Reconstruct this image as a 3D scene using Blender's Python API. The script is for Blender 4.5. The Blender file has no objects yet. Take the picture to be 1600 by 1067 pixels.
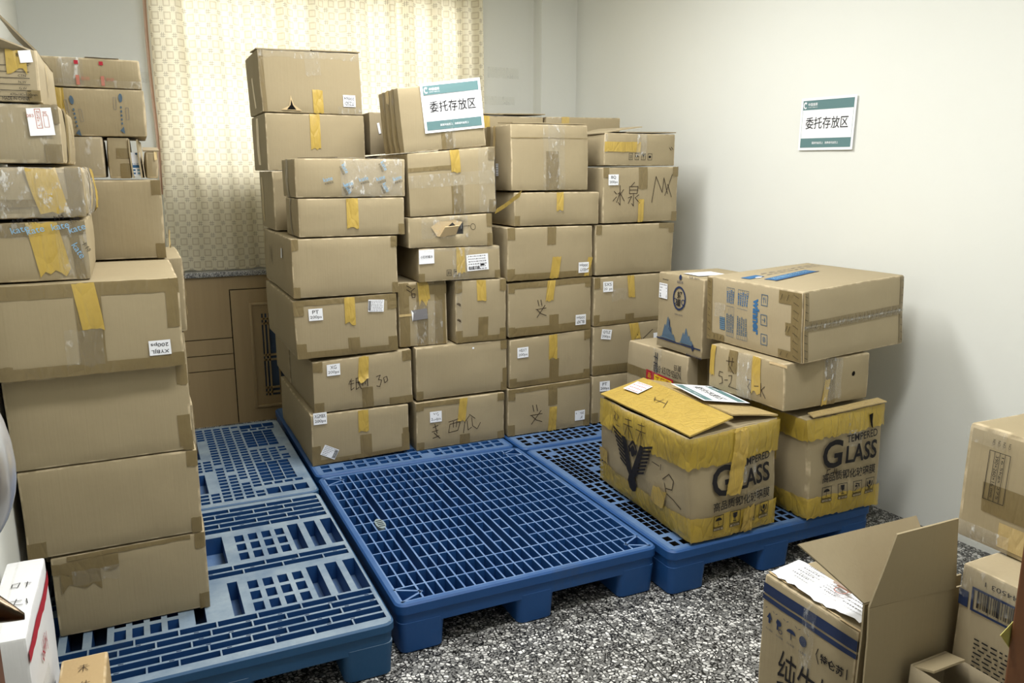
import bpy, bmesh, math, random
from mathutils import Vector, Matrix, noise
R_ = random.Random(7); noise.seed_set(5)
SC = bpy.context.scene
COL = SC.collection

# ---------------------------------------------------------------- camera, world, lights, exposure
YAW, PITCH = math.radians(25.088), math.radians(11.881)
CAM = Vector((-0.648, -2.244, 1.528))
fwd = Vector((math.sin(YAW)*math.cos(PITCH), math.cos(YAW)*math.cos(PITCH), -math.sin(PITCH)))
rgt = Vector((math.cos(YAW), -math.sin(YAW), 0))
upv = rgt.cross(fwd)
cd = bpy.data.cameras.new('camera'); cam = bpy.data.objects.new('camera', cd); COL.objects.link(cam)
cd.sensor_width = 36; cd.lens = 1250/1600*36; cd.clip_start = 0.02
cam.matrix_world = Matrix(((rgt.x, upv.x, -fwd.x, CAM.x), (rgt.y, upv.y, -fwd.y, CAM.y), (rgt.z, upv.z, -fwd.z, CAM.z), (0, 0, 0, 1)))
SC.camera = cam
w = bpy.data.worlds.new('world'); SC.world = w; w.use_nodes = True
w.node_tree.nodes['Background'].inputs[0].default_value = (0.95, 0.97, 1.0, 1)
w.node_tree.nodes['Background'].inputs[1].default_value = 3.0
SC.view_settings.view_transform = 'Standard'; SC.view_settings.look = 'None'
SC.view_settings.gamma = 1; SC.view_settings.exposure = 0.17
SC.view_settings.use_curve_mapping = False

def area(name, loc, rot, sx, sy, power, color):
    l = bpy.data.lights.new(name, 'AREA'); l.shape = 'RECTANGLE'; l.size = sx; l.size_y = sy
    l.energy = power; l.color = color
    o = bpy.data.objects.new(name, l); COL.objects.link(o); o.location = loc; o.rotation_euler = rot
    return o
area('ceiling_tube_light', (0.6, 0.85, 2.84), (0, 0, 0), 1.3, 0.4, 50, (1.0, 1.0, 0.985))
area('ceiling_tube_light', (0.35, -0.80, 2.84), (0, 0, 0), 1.3, 0.3, 47, (1.0, 1.0, 0.985))
area('window_daylight', (0.52, 3.35, 2.2), (math.radians(-90), 0, 0), 2.1, 1.5, 13, (1.0, 0.97, 0.86))

# ---------------------------------------------------------------- materials
def s2l(c):
    return tuple(((x/255)/12.92 if x/255 <= .04045 else ((x/255+.055)/1.055)**2.4) for x in c)+(1,)
class N:
    def __init__(s, name):
        s.m = bpy.data.materials.new(name); s.m.use_nodes = True
        s.t = s.m.node_tree; s.n = s.t.nodes; s.b = s.n['Principled BSDF']; s.out = s.n['Material Output']
    def a(s, typ, **k):
        x = s.n.new(typ)
        for q, v in k.items(): setattr(x, q, v)
        return x
    def l(s, a, b): s.t.links.new(a, b)
    def math(s, op, a, b=None):
        x = s.a('ShaderNodeMath', operation=op)
        for i, v in enumerate((a, b)):
            if v is None: continue
            if isinstance(v, (int, float)): x.inputs[i].default_value = v
            else: s.l(v, x.inputs[i])
        return x.outputs[0]
    def mix(s, f, a, b):
        x = s.a('ShaderNodeMix', data_type='RGBA')
        for i, v in ((0, f), (6, a), (7, b)):
            if isinstance(v, (int, float, tuple)): x.inputs[i].default_value = v
            else: s.l(v, x.inputs[i])
        return x.outputs[2]
    def noise(s, scale, detail=3, vec=None, rough=.5):
        x = s.a('ShaderNodeTexNoise'); x.inputs['Scale'].default_value = scale; x.inputs['Detail'].default_value = detail
        x.inputs['Roughness'].default_value = rough
        if vec is not None: s.l(vec, x.inputs['Vector'])
        return x.outputs[0]
    def obj(s): return s.a('ShaderNodeTexCoord').outputs['Object']
    def ramp(s, f, stops):
        r = s.a('ShaderNodeValToRGB'); e = r.color_ramp.elements
        while len(e) < len(stops): e.new(.5)
        for i, (p, c) in enumerate(stops): e[i].position = p; e[i].color = c
        s.l(f, r.inputs[0]); return r.outputs[0]
    def bump(s, h, st, dist=.01):
        b = s.a('ShaderNodeBump'); b.inputs['Strength'].default_value = st; b.inputs['Distance'].default_value = dist
        s.l(h, b.inputs['Height']); s.l(b.outputs[0], s.b.inputs['Normal'])
    def base(s, c, rough=.6, spec=.3):
        if isinstance(c, tuple): s.b.inputs['Base Color'].default_value = c
        else: s.l(c, s.b.inputs['Base Color'])
        s.b.inputs['Roughness'].default_value = rough; s.b.inputs['Specular IOR Level'].default_value = spec
        return s

def plain(name, rgb, rough=.6, spec=.3, metal=0, var=.06):
    n = N(name); c = s2l(rgb)
    d = tuple(x*(1-var*2) for x in c[:3])+(1,)
    n.base(n.mix(n.noise(9, 4, n.obj()), d, c), rough, spec); n.b.inputs['Metallic'].default_value = metal
    return n.m

def cardboard(name, rgb, worn=(214, 196, 164)):
    n = N(name); o = n.obj(); c = s2l(rgb)
    info = n.a('ShaderNodeObjectInfo')
    c2 = tuple(x*f for x, f in zip(c[:3], (.83, .80, .76)))+(1,)
    col = n.mix(n.noise(3.0, 5, o, .6), c2, c)
    col = n.mix(n.math('MULTIPLY', info.outputs['Random'], .35), col, tuple(x*f for x, f in zip(c[:3], (.95, .92, .88)))+(1,))
    fine = n.noise(90, 3, o); col = n.mix(n.math('MULTIPLY', fine, .12), col, tuple(x*.6 for x in c[:3])+(1,))
    at = n.a('ShaderNodeAttribute', attribute_name='wear')
    f = n.math('MULTIPLY', at.outputs['Fac'], n.ramp(n.noise(22, 4, o), [(.42, (0, 0, 0, 1)), (.62, (1, 1, 1, 1))]))
    col = n.mix(n.math('MULTIPLY', f, .55), col, s2l(worn))
    n.base(col, .78, .18)
    mp = n.a('ShaderNodeMapping'); n.l(o, mp.inputs[0]); mp.inputs['Scale'].default_value = (130, 130, 2.5)
    h = n.math('ADD', n.math('MULTIPLY', n.noise(1.0, 1, mp.outputs[0]), .14), n.noise(7, 4, o))
    n.bump(h, .28, .012)
    return n.m

def tape_mat(name, rgb, rough=.28, trans=0.0, wr=.7, spec=.5):
    n = N(name); o = n.obj(); c = s2l(rgb)
    c2 = tuple(x*f for x, f in zip(c[:3], (.72, .68, .6)))+(1,)
    n.base(n.mix(n.noise(14, 4, o, .65), c2, c), rough, spec)
    mp = n.a('ShaderNodeMapping'); n.l(o, mp.inputs[0]); mp.inputs['Scale'].default_value = (1, 1, .35); mp.inputs['Rotation'].default_value = (.3, .4, .2)
    v = n.a('ShaderNodeTexVoronoi', feature='DISTANCE_TO_EDGE'); v.inputs['Scale'].default_value = 26
    n.l(mp.outputs[0], v.inputs['Vector'])
    h = n.math('ADD', n.noise(30, 4, mp.outputs[0], .6), n.math('MULTIPLY', n.math('MINIMUM', v.outputs[0], .12), 2.5))
    n.bump(h, wr, .006)
    if trans > 0:
        t = n.a('ShaderNodeBsdfTransparent'); mx = n.a('ShaderNodeMixShader'); mx.inputs[0].default_value = trans
        n.l(n.b.outputs[0], mx.inputs[1]); n.l(t.outputs[0], mx.inputs[2]); n.l(mx.outputs[0], n.out.inputs[0])
    return n.m

def clear_film(name, amount=.12):
    n = N(name); o = n.obj()
    n.base((.9, .9, .88, 1), .12, .9)
    mp = n.a('ShaderNodeMapping'); n.l(o, mp.inputs[0]); mp.inputs['Scale'].default_value = (1, 1, .45); mp.inputs['Rotation'].default_value = (.2, .5, .3)
    nz = n.noise(52, 5, mp.outputs[0], .6); n.bump(nz, 1.0, .012)
    t = n.a('ShaderNodeBsdfTransparent'); t.inputs[0].default_value = (.97, .97, .96, 1)
    mx = n.a('ShaderNodeMixShader')
    n.l(n.math('SUBTRACT', 1-amount*.55, n.math('MULTIPLY', n.ramp(nz, [(.56, (0, 0, 0, 1)), (.66, (1, 1, 1, 1))]), amount*2.2)), mx.inputs[0])
    n.l(n.b.outputs[0], mx.inputs[1]); n.l(t.outputs[0], mx.inputs[2]); n.l(mx.outputs[0], n.out.inputs[0])
    return n.m

def pallet_mat(name, rgb, dust, amount):
    n = N(name); o = n.obj(); c = s2l(rgb)
    g = n.a('ShaderNodeNewGeometry'); sx = n.a('ShaderNodeSeparateXYZ'); n.l(g.outputs['Normal'], sx.inputs[0])
    up = n.ramp(sx.outputs[2], [(.7, (0, 0, 0, 1)), (.95, (1, 1, 1, 1))])
    d = n.math('MULTIPLY', up, n.ramp(n.noise(7, 5, o, .65), [(.25, (.35, .35, .35, 1)), (.7, (1, 1, 1, 1))]))
    col = n.mix(n.noise(5, 5, o), tuple(x*.75 for x in c[:3])+(1,), c)
    col = n.mix(n.math('MULTIPLY', d, amount), col, s2l(dust))
    dirt = n.ramp(n.noise(4.5, 6, o, .7), [(.60, (0, 0, 0, 1)), (.75, (1, 1, 1, 1))])
    col = n.mix(n.math('MULTIPLY', dirt, .35), col, s2l((70, 75, 75)))
    n.base(col, .5, .35); n.bump(n.noise(60, 3, o), .1, .004)
    return n.m

M = {}
M['kraft'] = cardboard('kraft_cardboard', (163, 150, 121))
M['kraft_pale'] = cardboard('pale_cardboard', (172, 159, 131))
M['kraft_grey'] = cardboard('greyish_cardboard', (158, 146, 121))
M['kraft_warm'] = cardboard('warm_cardboard', (184, 160, 119))
M['white_card'] = cardboard('white_coated_card', (228, 230, 233), (240, 240, 240))
M['tape_brown'] = tape_mat('brown_packing_tape', (136, 120, 84), .33, .12, .5)
M['tape_yellow'] = tape_mat('yellow_packing_tape', (196, 168, 84), .34, .06, .7)
M['tape_band'] = tape_mat('yellow_wrap_tape', (204, 176, 70), .30, .26, .8)
M['tape_tan'] = tape_mat('tan_packing_tape', (205, 182, 130), .35, .1, .7)
M['film'] = clear_film('clear_packing_film', .10)
M['film_heavy'] = clear_film('crumpled_clear_film', .20)
M['paper'] = plain('white_paper', (240, 241, 244), .7, .2, 0, .02)
M['label'] = plain('white_sticker', (236, 238, 243), .5, .3, 0, .02)
M['ink'] = plain('black_ink', (34, 32, 34), .7, .2, 0, .03)
M['pen'] = plain('marker_ink', (58, 46, 38), .7, .2, 0, .03)
M['navy'] = plain('navy_print', (40, 52, 84), .7, .2, 0, .05)
M['blue_print'] = plain('blue_print', (58, 104, 148), .7, .2, 0, .05)
M['light_blue'] = plain('pale_blue_print', (128, 172, 205), .6, .2, 0, .05)
M['slate_print'] = plain('slate_print', (84, 104, 122), .7, .2, 0, .05)
M['grey_print'] = plain('grey_print', (120, 118, 120), .7, .2, 0, .05)
M['teal'] = plain('grey_teal_print', (100, 132, 134), .6, .25, 0, .04)
M['red'] = plain('red_print', (172, 34, 52), .6, .3, 0, .04)
M['yellow_print'] = plain('yellow_print', (232, 196, 40), .6, .3, 0, .04)
M['red_faint'] = plain('faded_red_print', (190, 120, 104), .6, .3, 0, .04)
M['torn'] = plain('torn_card_core', (214, 190, 148), .85, .1, 0, .15)
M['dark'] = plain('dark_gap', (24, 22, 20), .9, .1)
M['sticky'] = plain('yellow_sticky_note', (228, 222, 128), .7, .2)
M['pal_blue'] = pallet_mat('blue_pallet_plastic', (30, 76, 134), (92, 122, 160), .45)
M['pal_rib'] = pallet_mat('blue_pallet_rib_plastic', (30, 78, 142), (124, 150, 186), .8)
M['pal_old'] = pallet_mat('dusty_blue_pallet_plastic', (36, 80, 120), (146, 160, 170), .95)
M['pal_mid'] = pallet_mat('worn_blue_pallet_plastic', (32, 74, 128), (108, 134, 168), .75)

def mk_wall():
    n = N('white_painted_wall'); o = n.obj()
    col = n.mix(n.noise(1.2, 5, o, .6), s2l((222, 223, 216)), s2l((228, 229, 223)))
    sp = n.ramp(n.noise(13, 6, o, .8), [(.70, (0, 0, 0, 1)), (.78, (1, 1, 1, 1))])
    n.base(n.mix(n.math('MULTIPLY', sp, .25), col, s2l((190, 188, 178))), .75, .2)
    n.bump(n.noise(35, 4, o), .08, .004); return n.m
M['wall'] = mk_wall()
def mk_terrazzo():
    n = N('terrazzo_floor'); o = n.obj()
    mp = n.a('ShaderNodeMapping'); n.l(o, mp.inputs[0])
    wob = n.a('ShaderNodeTexNoise'); wob.inputs['Scale'].default_value = 40; n.l(o, wob.inputs['Vector'])
    va = n.a('ShaderNodeVectorMath', operation='MULTIPLY_ADD'); n.l(wob.outputs['Color'], va.inputs[0])
    va.inputs[1].default_value = (.012, .012, 0); n.l(o, va.inputs[2])
    def vor(feature, sc):
        v = n.a('ShaderNodeTexVoronoi', feature=feature, voronoi_dimensions='2D'); v.inputs['Scale'].default_value = sc
        n.l(va.outputs[0], v.inputs['Vector']); return v
    e = vor('DISTANCE_TO_EDGE', 76).outputs[0]; c = vor('F1', 76)
    s = n.a('ShaderNodeSeparateXYZ'); n.l(c.outputs['Color'], s.inputs[0])
    chip = n.ramp(s.outputs[0], [(0, s2l((90, 90, 88))), (.25, s2l((140, 140, 137))), (.55, s2l((196, 195, 191))), (1, s2l((228, 227, 223)))])
    thr = n.math('ADD', .09, n.math('MULTIPLY', n.math('POWER', s.outputs[1], 1.6), .42))
    inside = n.math('GREATER_THAN', e, thr)
    e2 = vor('DISTANCE_TO_EDGE', 210).outputs[0]; c2 = vor('F1', 210)
    s2 = n.a('ShaderNodeSeparateXYZ'); n.l(c2.outputs['Color'], s2.inputs[0])
    small = n.math('MULTIPLY', n.math('GREATER_THAN', e2, .12), n.math('GREATER_THAN', s2.outputs[0], .5))
    mat = n.mix(n.math('MULTIPLY', small, .6), s2l((24, 24, 24)), s2l((170, 169, 165)))
    col = n.mix(inside, mat, chip)
    sx = n.a('ShaderNodeSeparateXYZ'); n.l(o, sx.inputs[0])
    jx = n.math('LESS_THAN', n.math('ABSOLUTE', n.math('SUBTRACT', sx.outputs[0], .93)), .003)
    jx2 = n.math('LESS_THAN', n.math('ABSOLUTE', n.math('SUBTRACT', sx.outputs[0], -.08)), .003)
    jy = n.math('LESS_THAN', n.math('ABSOLUTE', n.math('SUBTRACT', sx.outputs[1], .16)), .003)
    j = n.math('MAXIMUM', n.math('MAXIMUM', jx, jy), jx2)
    n.base(n.mix(j, col, s2l((40, 40, 40))), .42, .4); return n.m
M['floor'] = mk_terrazzo()
def mk_wood(name, a, b):
    n = N(name); mp = n.a('ShaderNodeMapping'); n.l(n.obj(), mp.inputs[0]); mp.inputs['Scale'].default_value = (30, 30, 1.6)
    n.base(n.mix(n.noise(1, 5, mp.outputs[0], .6), s2l(a), s2l(b)), .5, .35); return n.m
M['wood'] = mk_wood('beech_veneer', (160, 138, 102), (176, 154, 116))
M['door_wood'] = mk_wood('brown_door_wood', (92, 58, 34), (120, 78, 46))
def mk_granite():
    n = N('grey_granite'); o = n.obj()
    n.base(n.ramp(n.noise(160, 2, o), [(.35, s2l((70, 70, 72))), (.5, s2l((140, 140, 138))), (.65, s2l((190, 190, 186)))]), .3, .5); return n.m
M['granite'] = mk_granite()
def mk_curtain():
    n = N('curtain_cloth'); uv = n.a('ShaderNodeUVMap').outputs[0]
    sp = n.a('ShaderNodeSeparateXYZ'); n.l(uv, sp.inputs[0])
    a = n.math('ABSOLUTE', n.math('SUBTRACT', n.math('FRACT', sp.outputs[0]), .5))
    b = n.math('ABSOLUTE', n.math('SUBTRACT', n.math('FRACT', sp.outputs[1]), .5))
    m = n.math('MAXIMUM', a, b)
    ring = n.math('MAXIMUM', n.math('MULTIPLY', n.math('GREATER_THAN', m, .20), n.math('LESS_THAN', m, .31)), n.math('MULTIPLY', n.math('LESS_THAN', m, .20), .22))
    def band(x, lo, hi): return n.math('MULTIPLY', n.math('GREATER_THAN', x, lo), n.math('LESS_THAN', x, hi))
    ln = n.math('MAXIMUM', n.math('MULTIPLY', band(a, .41, .445), n.math('GREATER_THAN', b, .28)), n.math('MULTIPLY', band(b, .41, .445), n.math('GREATER_THAN', a, .28)))
    thin = n.math('MAXIMUM', band(a, .415, .435), band(b, .415, .435))
    base = s2l((238, 231, 208))
    c = n.mix(n.math('MULTIPLY', ring, .46), base, s2l((178, 162, 130)))
    c = n.mix(n.math('MULTIPLY', thin, .22), c, s2l((180, 160, 124)))
    c = n.mix(n.math('MULTIPLY', ln, .7), c, s2l((130, 116, 96)))
    n.base(c, .9, .05)
    tr = n.a('ShaderNodeBsdfTranslucent'); n.l(c, tr.inputs[0]); mx = n.a('ShaderNodeMixShader'); mx.inputs[0].default_value = .45
    n.l(n.b.outputs[0], mx.inputs[1]); n.l(tr.outputs[0], mx.inputs[2]); n.l(mx.outputs[0], n.out.inputs[0]); return n.m
M['curtain'] = mk_curtain()
M['lining'] = plain('pink_curtain_lining', (226, 196, 170), .85, .1)
M['frame'] = plain('white_window_frame', (222, 224, 222), .4, .4)
M['chrome'] = plain('polished_chrome', (236, 237, 242), .22, .5, .55, .02)
M['brass'] = plain('dark_brass', (104, 90, 74), .3, .5, 1, .1)
M['blue_panel'] = plain('blue_grille_backing', (74, 92, 118), .6, .3)
def mk_glass():
    n = N('window_glass'); n.base((1, 1, 1, 1), .02, .5)
    t = n.a('ShaderNodeBsdfTransparent'); mx = n.a('ShaderNodeMixShader'); mx.inputs[0].default_value = .9
    n.l(n.b.outputs[0], mx.inputs[1]); n.l(t.outputs[0], mx.inputs[2]); n.l(mx.outputs[0], n.out.inputs[0]); return n.m
M['glass'] = mk_glass()

# ---------------------------------------------------------------- object helpers
def link(name, me, mats, parent=None, loc=None):
    o = bpy.data.objects.new(name, me); COL.objects.link(o)
    for m in mats: me.materials.append(M[m] if isinstance(m, str) else m)
    if loc is not None: o.location = loc
    if parent is not None: o.parent = parent
    return o
def tag(o, label, cat, group=None):
    o['label'] = label; o['category'] = cat
    if group: o['group'] = group
    return o
def struct(o): o['kind'] = 'structure'; return o
def empty(name, loc):
    o = bpy.data.objects.new(name, None); COL.objects.link(o); o.location = loc; o.empty_display_size = .05; return o
def bm_box(bm, x0, x1, y0, y1, z0, z1, mi=0, bev=0):
    vs = [bm.verts.new(p) for p in ((x0, y0, z0), (x1, y0, z0), (x1, y1, z0), (x0, y1, z0), (x0, y0, z1), (x1, y0, z1), (x1, y1, z1), (x0, y1, z1))]
    fs = [bm.faces.new([vs[i] for i in q]) for q in ((3, 2, 1, 0), (4, 5, 6, 7), (0, 1, 5, 4), (1, 2, 6, 5), (2, 3, 7, 6), (3, 0, 4, 7))]
    for f in fs: f.material_index = mi
    if bev:
        bmesh.ops.bevel(bm, geom=list({e for f in fs for e in f.edges}), offset=bev, segments=2, affect='EDGES', profile=.5)
def to_mesh(bm, name, smooth=None):
    bmesh.ops.recalc_face_normals(bm, faces=bm.faces)
    me = bpy.data.meshes.new(name); bm.to_mesh(me); bm.free()
    if smooth is not None:
        for p in me.polygons: p.use_smooth = True
        me.set_sharp_from_angle(angle=math.radians(smooth))
    return me
def boxobj(name, x0, x1, y0, y1, z0, z1, mat, parent=None, bev=0):
    bm = bmesh.new(); c = Vector(((x0+x1)/2, (y0+y1)/2, z0)); 
    off = c if parent is None else Vector((0, 0, 0))
    bm_box(bm, x0-off.x, x1-off.x, y0-off.y, y1-off.y, z0-off.z, z1-off.z, 0, bev)
    return link(name, to_mesh(bm, name, 30 if bev else None), [mat], parent, off if parent is None else None)

# ---------------------------------------------------------------- 2-D artwork (lettering, labels, marks) laid on a surface
_glyph = {}
def glyph(body, bold=0.0):
    k = (body, bold)
    if k not in _glyph:
        cu = bpy.data.curves.new('lettering', 'FONT'); cu.body = body; cu.resolution_u = 3; cu.offset = bold
        ob = bpy.data.objects.new('lettering', cu); COL.objects.link(ob)
        dg = bpy.context.evaluated_depsgraph_get(); dg.update()
        me = bpy.data.meshes.new_from_object(ob.evaluated_get(dg))
        vs = [(v.co.x, v.co.y) for v in me.vertices]; fs = [tuple(p.vertices) for p in me.polygons]
        bpy.data.objects.remove(ob); bpy.data.curves.remove(cu); bpy.data.meshes.remove(me)
        if not vs: vs = [(0, 0), (1, 0), (1, 1)]; fs = []
        x0 = min(v[0] for v in vs); x1 = max(v[0] for v in vs); y0 = min(v[1] for v in vs); y1 = max(v[1] for v in vs)
        _glyph[k] = ([((x-(x0+x1)/2), (y-(y0+y1)/2)) for x, y in vs], fs, x1-x0, y1-y0)
    return _glyph[k]
class Art:
    def __init__(s): s.v = []; s.f = []; s.mats = []
    def mi(s, m):
        if m not in s.mats: s.mats.append(m)
        return s.mats.index(m)
    def poly(s, pts, m, z=0):
        i = len(s.v); s.v += [(x, y, z) for x, y in pts]; s.f.append((tuple(range(i, i+len(pts))), s.mi(m))); return s
    def rect(s, cx, cy, w, h, m, z=0, rot=0):
        c, q = math.cos(rot), math.sin(rot)
        return s.poly([(cx+c*a*w/2-q*b*h/2, cy+q*a*w/2+c*b*h/2) for a, b in ((-1, -1), (1, -1), (1, 1), (-1, 1))], m, z)
    def frame(s, cx, cy, w, h, t, m, z=0):
        s.rect(cx, cy+h/2-t/2, w, t, m, z); s.rect(cx, cy-h/2+t/2, w, t, m, z)
        s.rect(cx-w/2+t/2, cy, t, h-2*t, m, z); return s.rect(cx+w/2-t/2, cy, t, h-2*t, m, z)
    def disc(s, cx, cy, rx, ry, m, z=0, n=24, a0=0, a1=2*math.pi):
        full = abs(a1-a0-2*math.pi) < 1e-6; k = n if full else n+1
        return s.poly([(cx+rx*math.cos(a0+(a1-a0)*i/n), cy+ry*math.sin(a0+(a1-a0)*i/n)) for i in range(k)], m, z)
    def ring(s, cx, cy, rx, ry, t, m, z=0, n=28, a0=0, a1=2*math.pi):
        for i in range(n):
            p, q = a0+(a1-a0)*i/n, a0+(a1-a0)*(i+1)/n
            s.poly([(cx+rx*math.cos(p), cy+ry*math.sin(p)), (cx+rx*math.cos(q), cy+ry*math.sin(q)),
                    (cx+(rx-t)*math.cos(q), cy+(ry-t)*math.sin(q)), (cx+(rx-t)*math.cos(p), cy+(ry-t)*math.sin(p))], m, z)
        return s
    def text(s, body, cx, cy, h, m, z=0, w=None, rot=0, bold=0.0):
        vs, fs, gw, gh = glyph(body, bold)
        sy = h/gh if gh > 1e-6 else h; sx = sy if w is None else w/gw
        if h is None: sy = sx
        c, q = math.cos(rot), math.sin(rot); i0 = len(s.v); mi = s.mi(m)
        s.v += [(cx+c*x*sx-q*y*sy, cy+q*x*sx+c*y*sy, z) for x, y in vs]
        s.f += [(tuple(i0+i for i in f), mi) for f in fs]; return s
    def stroke(s, pts, wd, m, z=0):
        for (x0, y0), (x1, y1) in zip(pts, pts[1:]):
            d = math.hypot(x1-x0, y1-y0) or 1e-6; nx, ny = -(y1-y0)/d*wd/2, (x1-x0)/d*wd/2
            ex, ey = (x1-x0)/d*wd*.3, (y1-y0)/d*wd*.3
            s.poly([(x0-ex+nx, y0-ey+ny), (x0-ex-nx, y0-ey-ny), (x1+ex-nx, y1+ey-ny), (x1+ex+nx, y1+ey+ny)], m, z)
        return s

class Surf:
    """anything with pt(face,u,v)->(point, normal) and dim(face)->(w,h)"""
    def art(s, face, u, v, art, name, parent, rot=0, off=.0012, cut=None, label=None):
        W, H = s.dim(face); c, q = math.cos(rot), math.sin(rot)
        bm = bmesh.new(); vs = [bm.verts.new((x, y, z)) for x, y, z in art.v]
        for idx, mi in art.f:
            try: f = bm.faces.new([vs[i] for i in idx]); f.material_index = mi
            except ValueError: pass
        if cut:
            xs = [a[0] for a in art.v]; ys = [a[1] for a in art.v]
            for ax, lo, hi in ((0, min(xs), max(xs)), (1, min(ys), max(ys))):
                t = lo+cut
                while t < hi:
                    no = (1, 0, 0) if ax == 0 else (0, 1, 0); co = (t, 0, 0) if ax == 0 else (0, t, 0)
                    bmesh.ops.bisect_plane(bm, geom=bm.verts[:]+bm.edges[:]+bm.faces[:], plane_co=co, plane_no=no); t += cut
        for vt in bm.verts:
            x, y, z = vt.co; X, Y = c*x-q*y, q*x+c*y
            p, n = s.pt(face, u+X/W, v+Y/H); vt.co = p+n*(off+z)
        me = bpy.data.meshes.new(name); bm.to_mesh(me); bm.free()
        o = link(name, me, art.mats, parent)
        if label: o['label'] = label
        return o
    def patch(s, face, u0, u1, v0, v1, mat, name='tape', parent=None, off=.0014, rag=0.0, seed=0, skew=0.0, wr=.0008, label=None, step=.025, curl=0, lim=.003):
        """strip of tape or film following the surface; rag = ragged lower/upper end"""
        W, H = s.dim(face); nu = max(2, int((u1-u0)*W/step)); nv = max(2, int((v1-v0)*H/step)); rr = random.Random(seed*31+int(u0*997)+int(v0*613))
        if rag: nu = max(nu, 5)
        lo = [rr.uniform(-rag, rag)/H for _ in range(nu+1)]; hi = [rr.uniform(-rag, rag)*.4/H for _ in range(nu+1)]
        bm = bmesh.new(); g = []
        for j in range(nv+1):
            row = []
            for i in range(nu+1):
                b = j/nv; u = u0+(u1-u0)*i/nu + skew*(b-.5); v = v0+lo[i]+(v1+hi[i]-v0-lo[i])*b
                p, n = s.pt(face, min(1+lim, max(-lim, u)), min(1.003, max(-.003, v)))
                k = noise.noise(p*38+Vector((seed*3.1, 0, 0)))*wr
                row.append(bm.verts.new(p+n*(off+abs(k)+curl*max(0, 1-b*3)**2)))
            g.append(row)
        for j in range(nv):
            for i in range(nu): bm.faces.new((g[j][i], g[j][i+1], g[j+1][i+1], g[j+1][i]))
        me = bpy.data.meshes.new(name); bm.to_mesh(me); bm.free()
        for p in me.polygons: p.use_smooth = True
        o = link(name, me, [mat], parent)
        if label: o['label'] = label
        return o
class Plane(Surf):
    def __init__(s, o, ux, uy, w, h, bow=0):
        s.o = Vector(o); s.ux = Vector(ux).normalized(); s.uy = Vector(uy).normalized(); s.w = w; s.h = h; s.n = s.ux.cross(s.uy); s.bow = bow
    def dim(s, f): return s.w, s.h
    def pt(s, f, u, v): return s.o+s.ux*(u*s.w)+s.uy*(v*s.h)+s.n*(s.bow*(math.sin(u*5)*.4+v*v)), s.n

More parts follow.
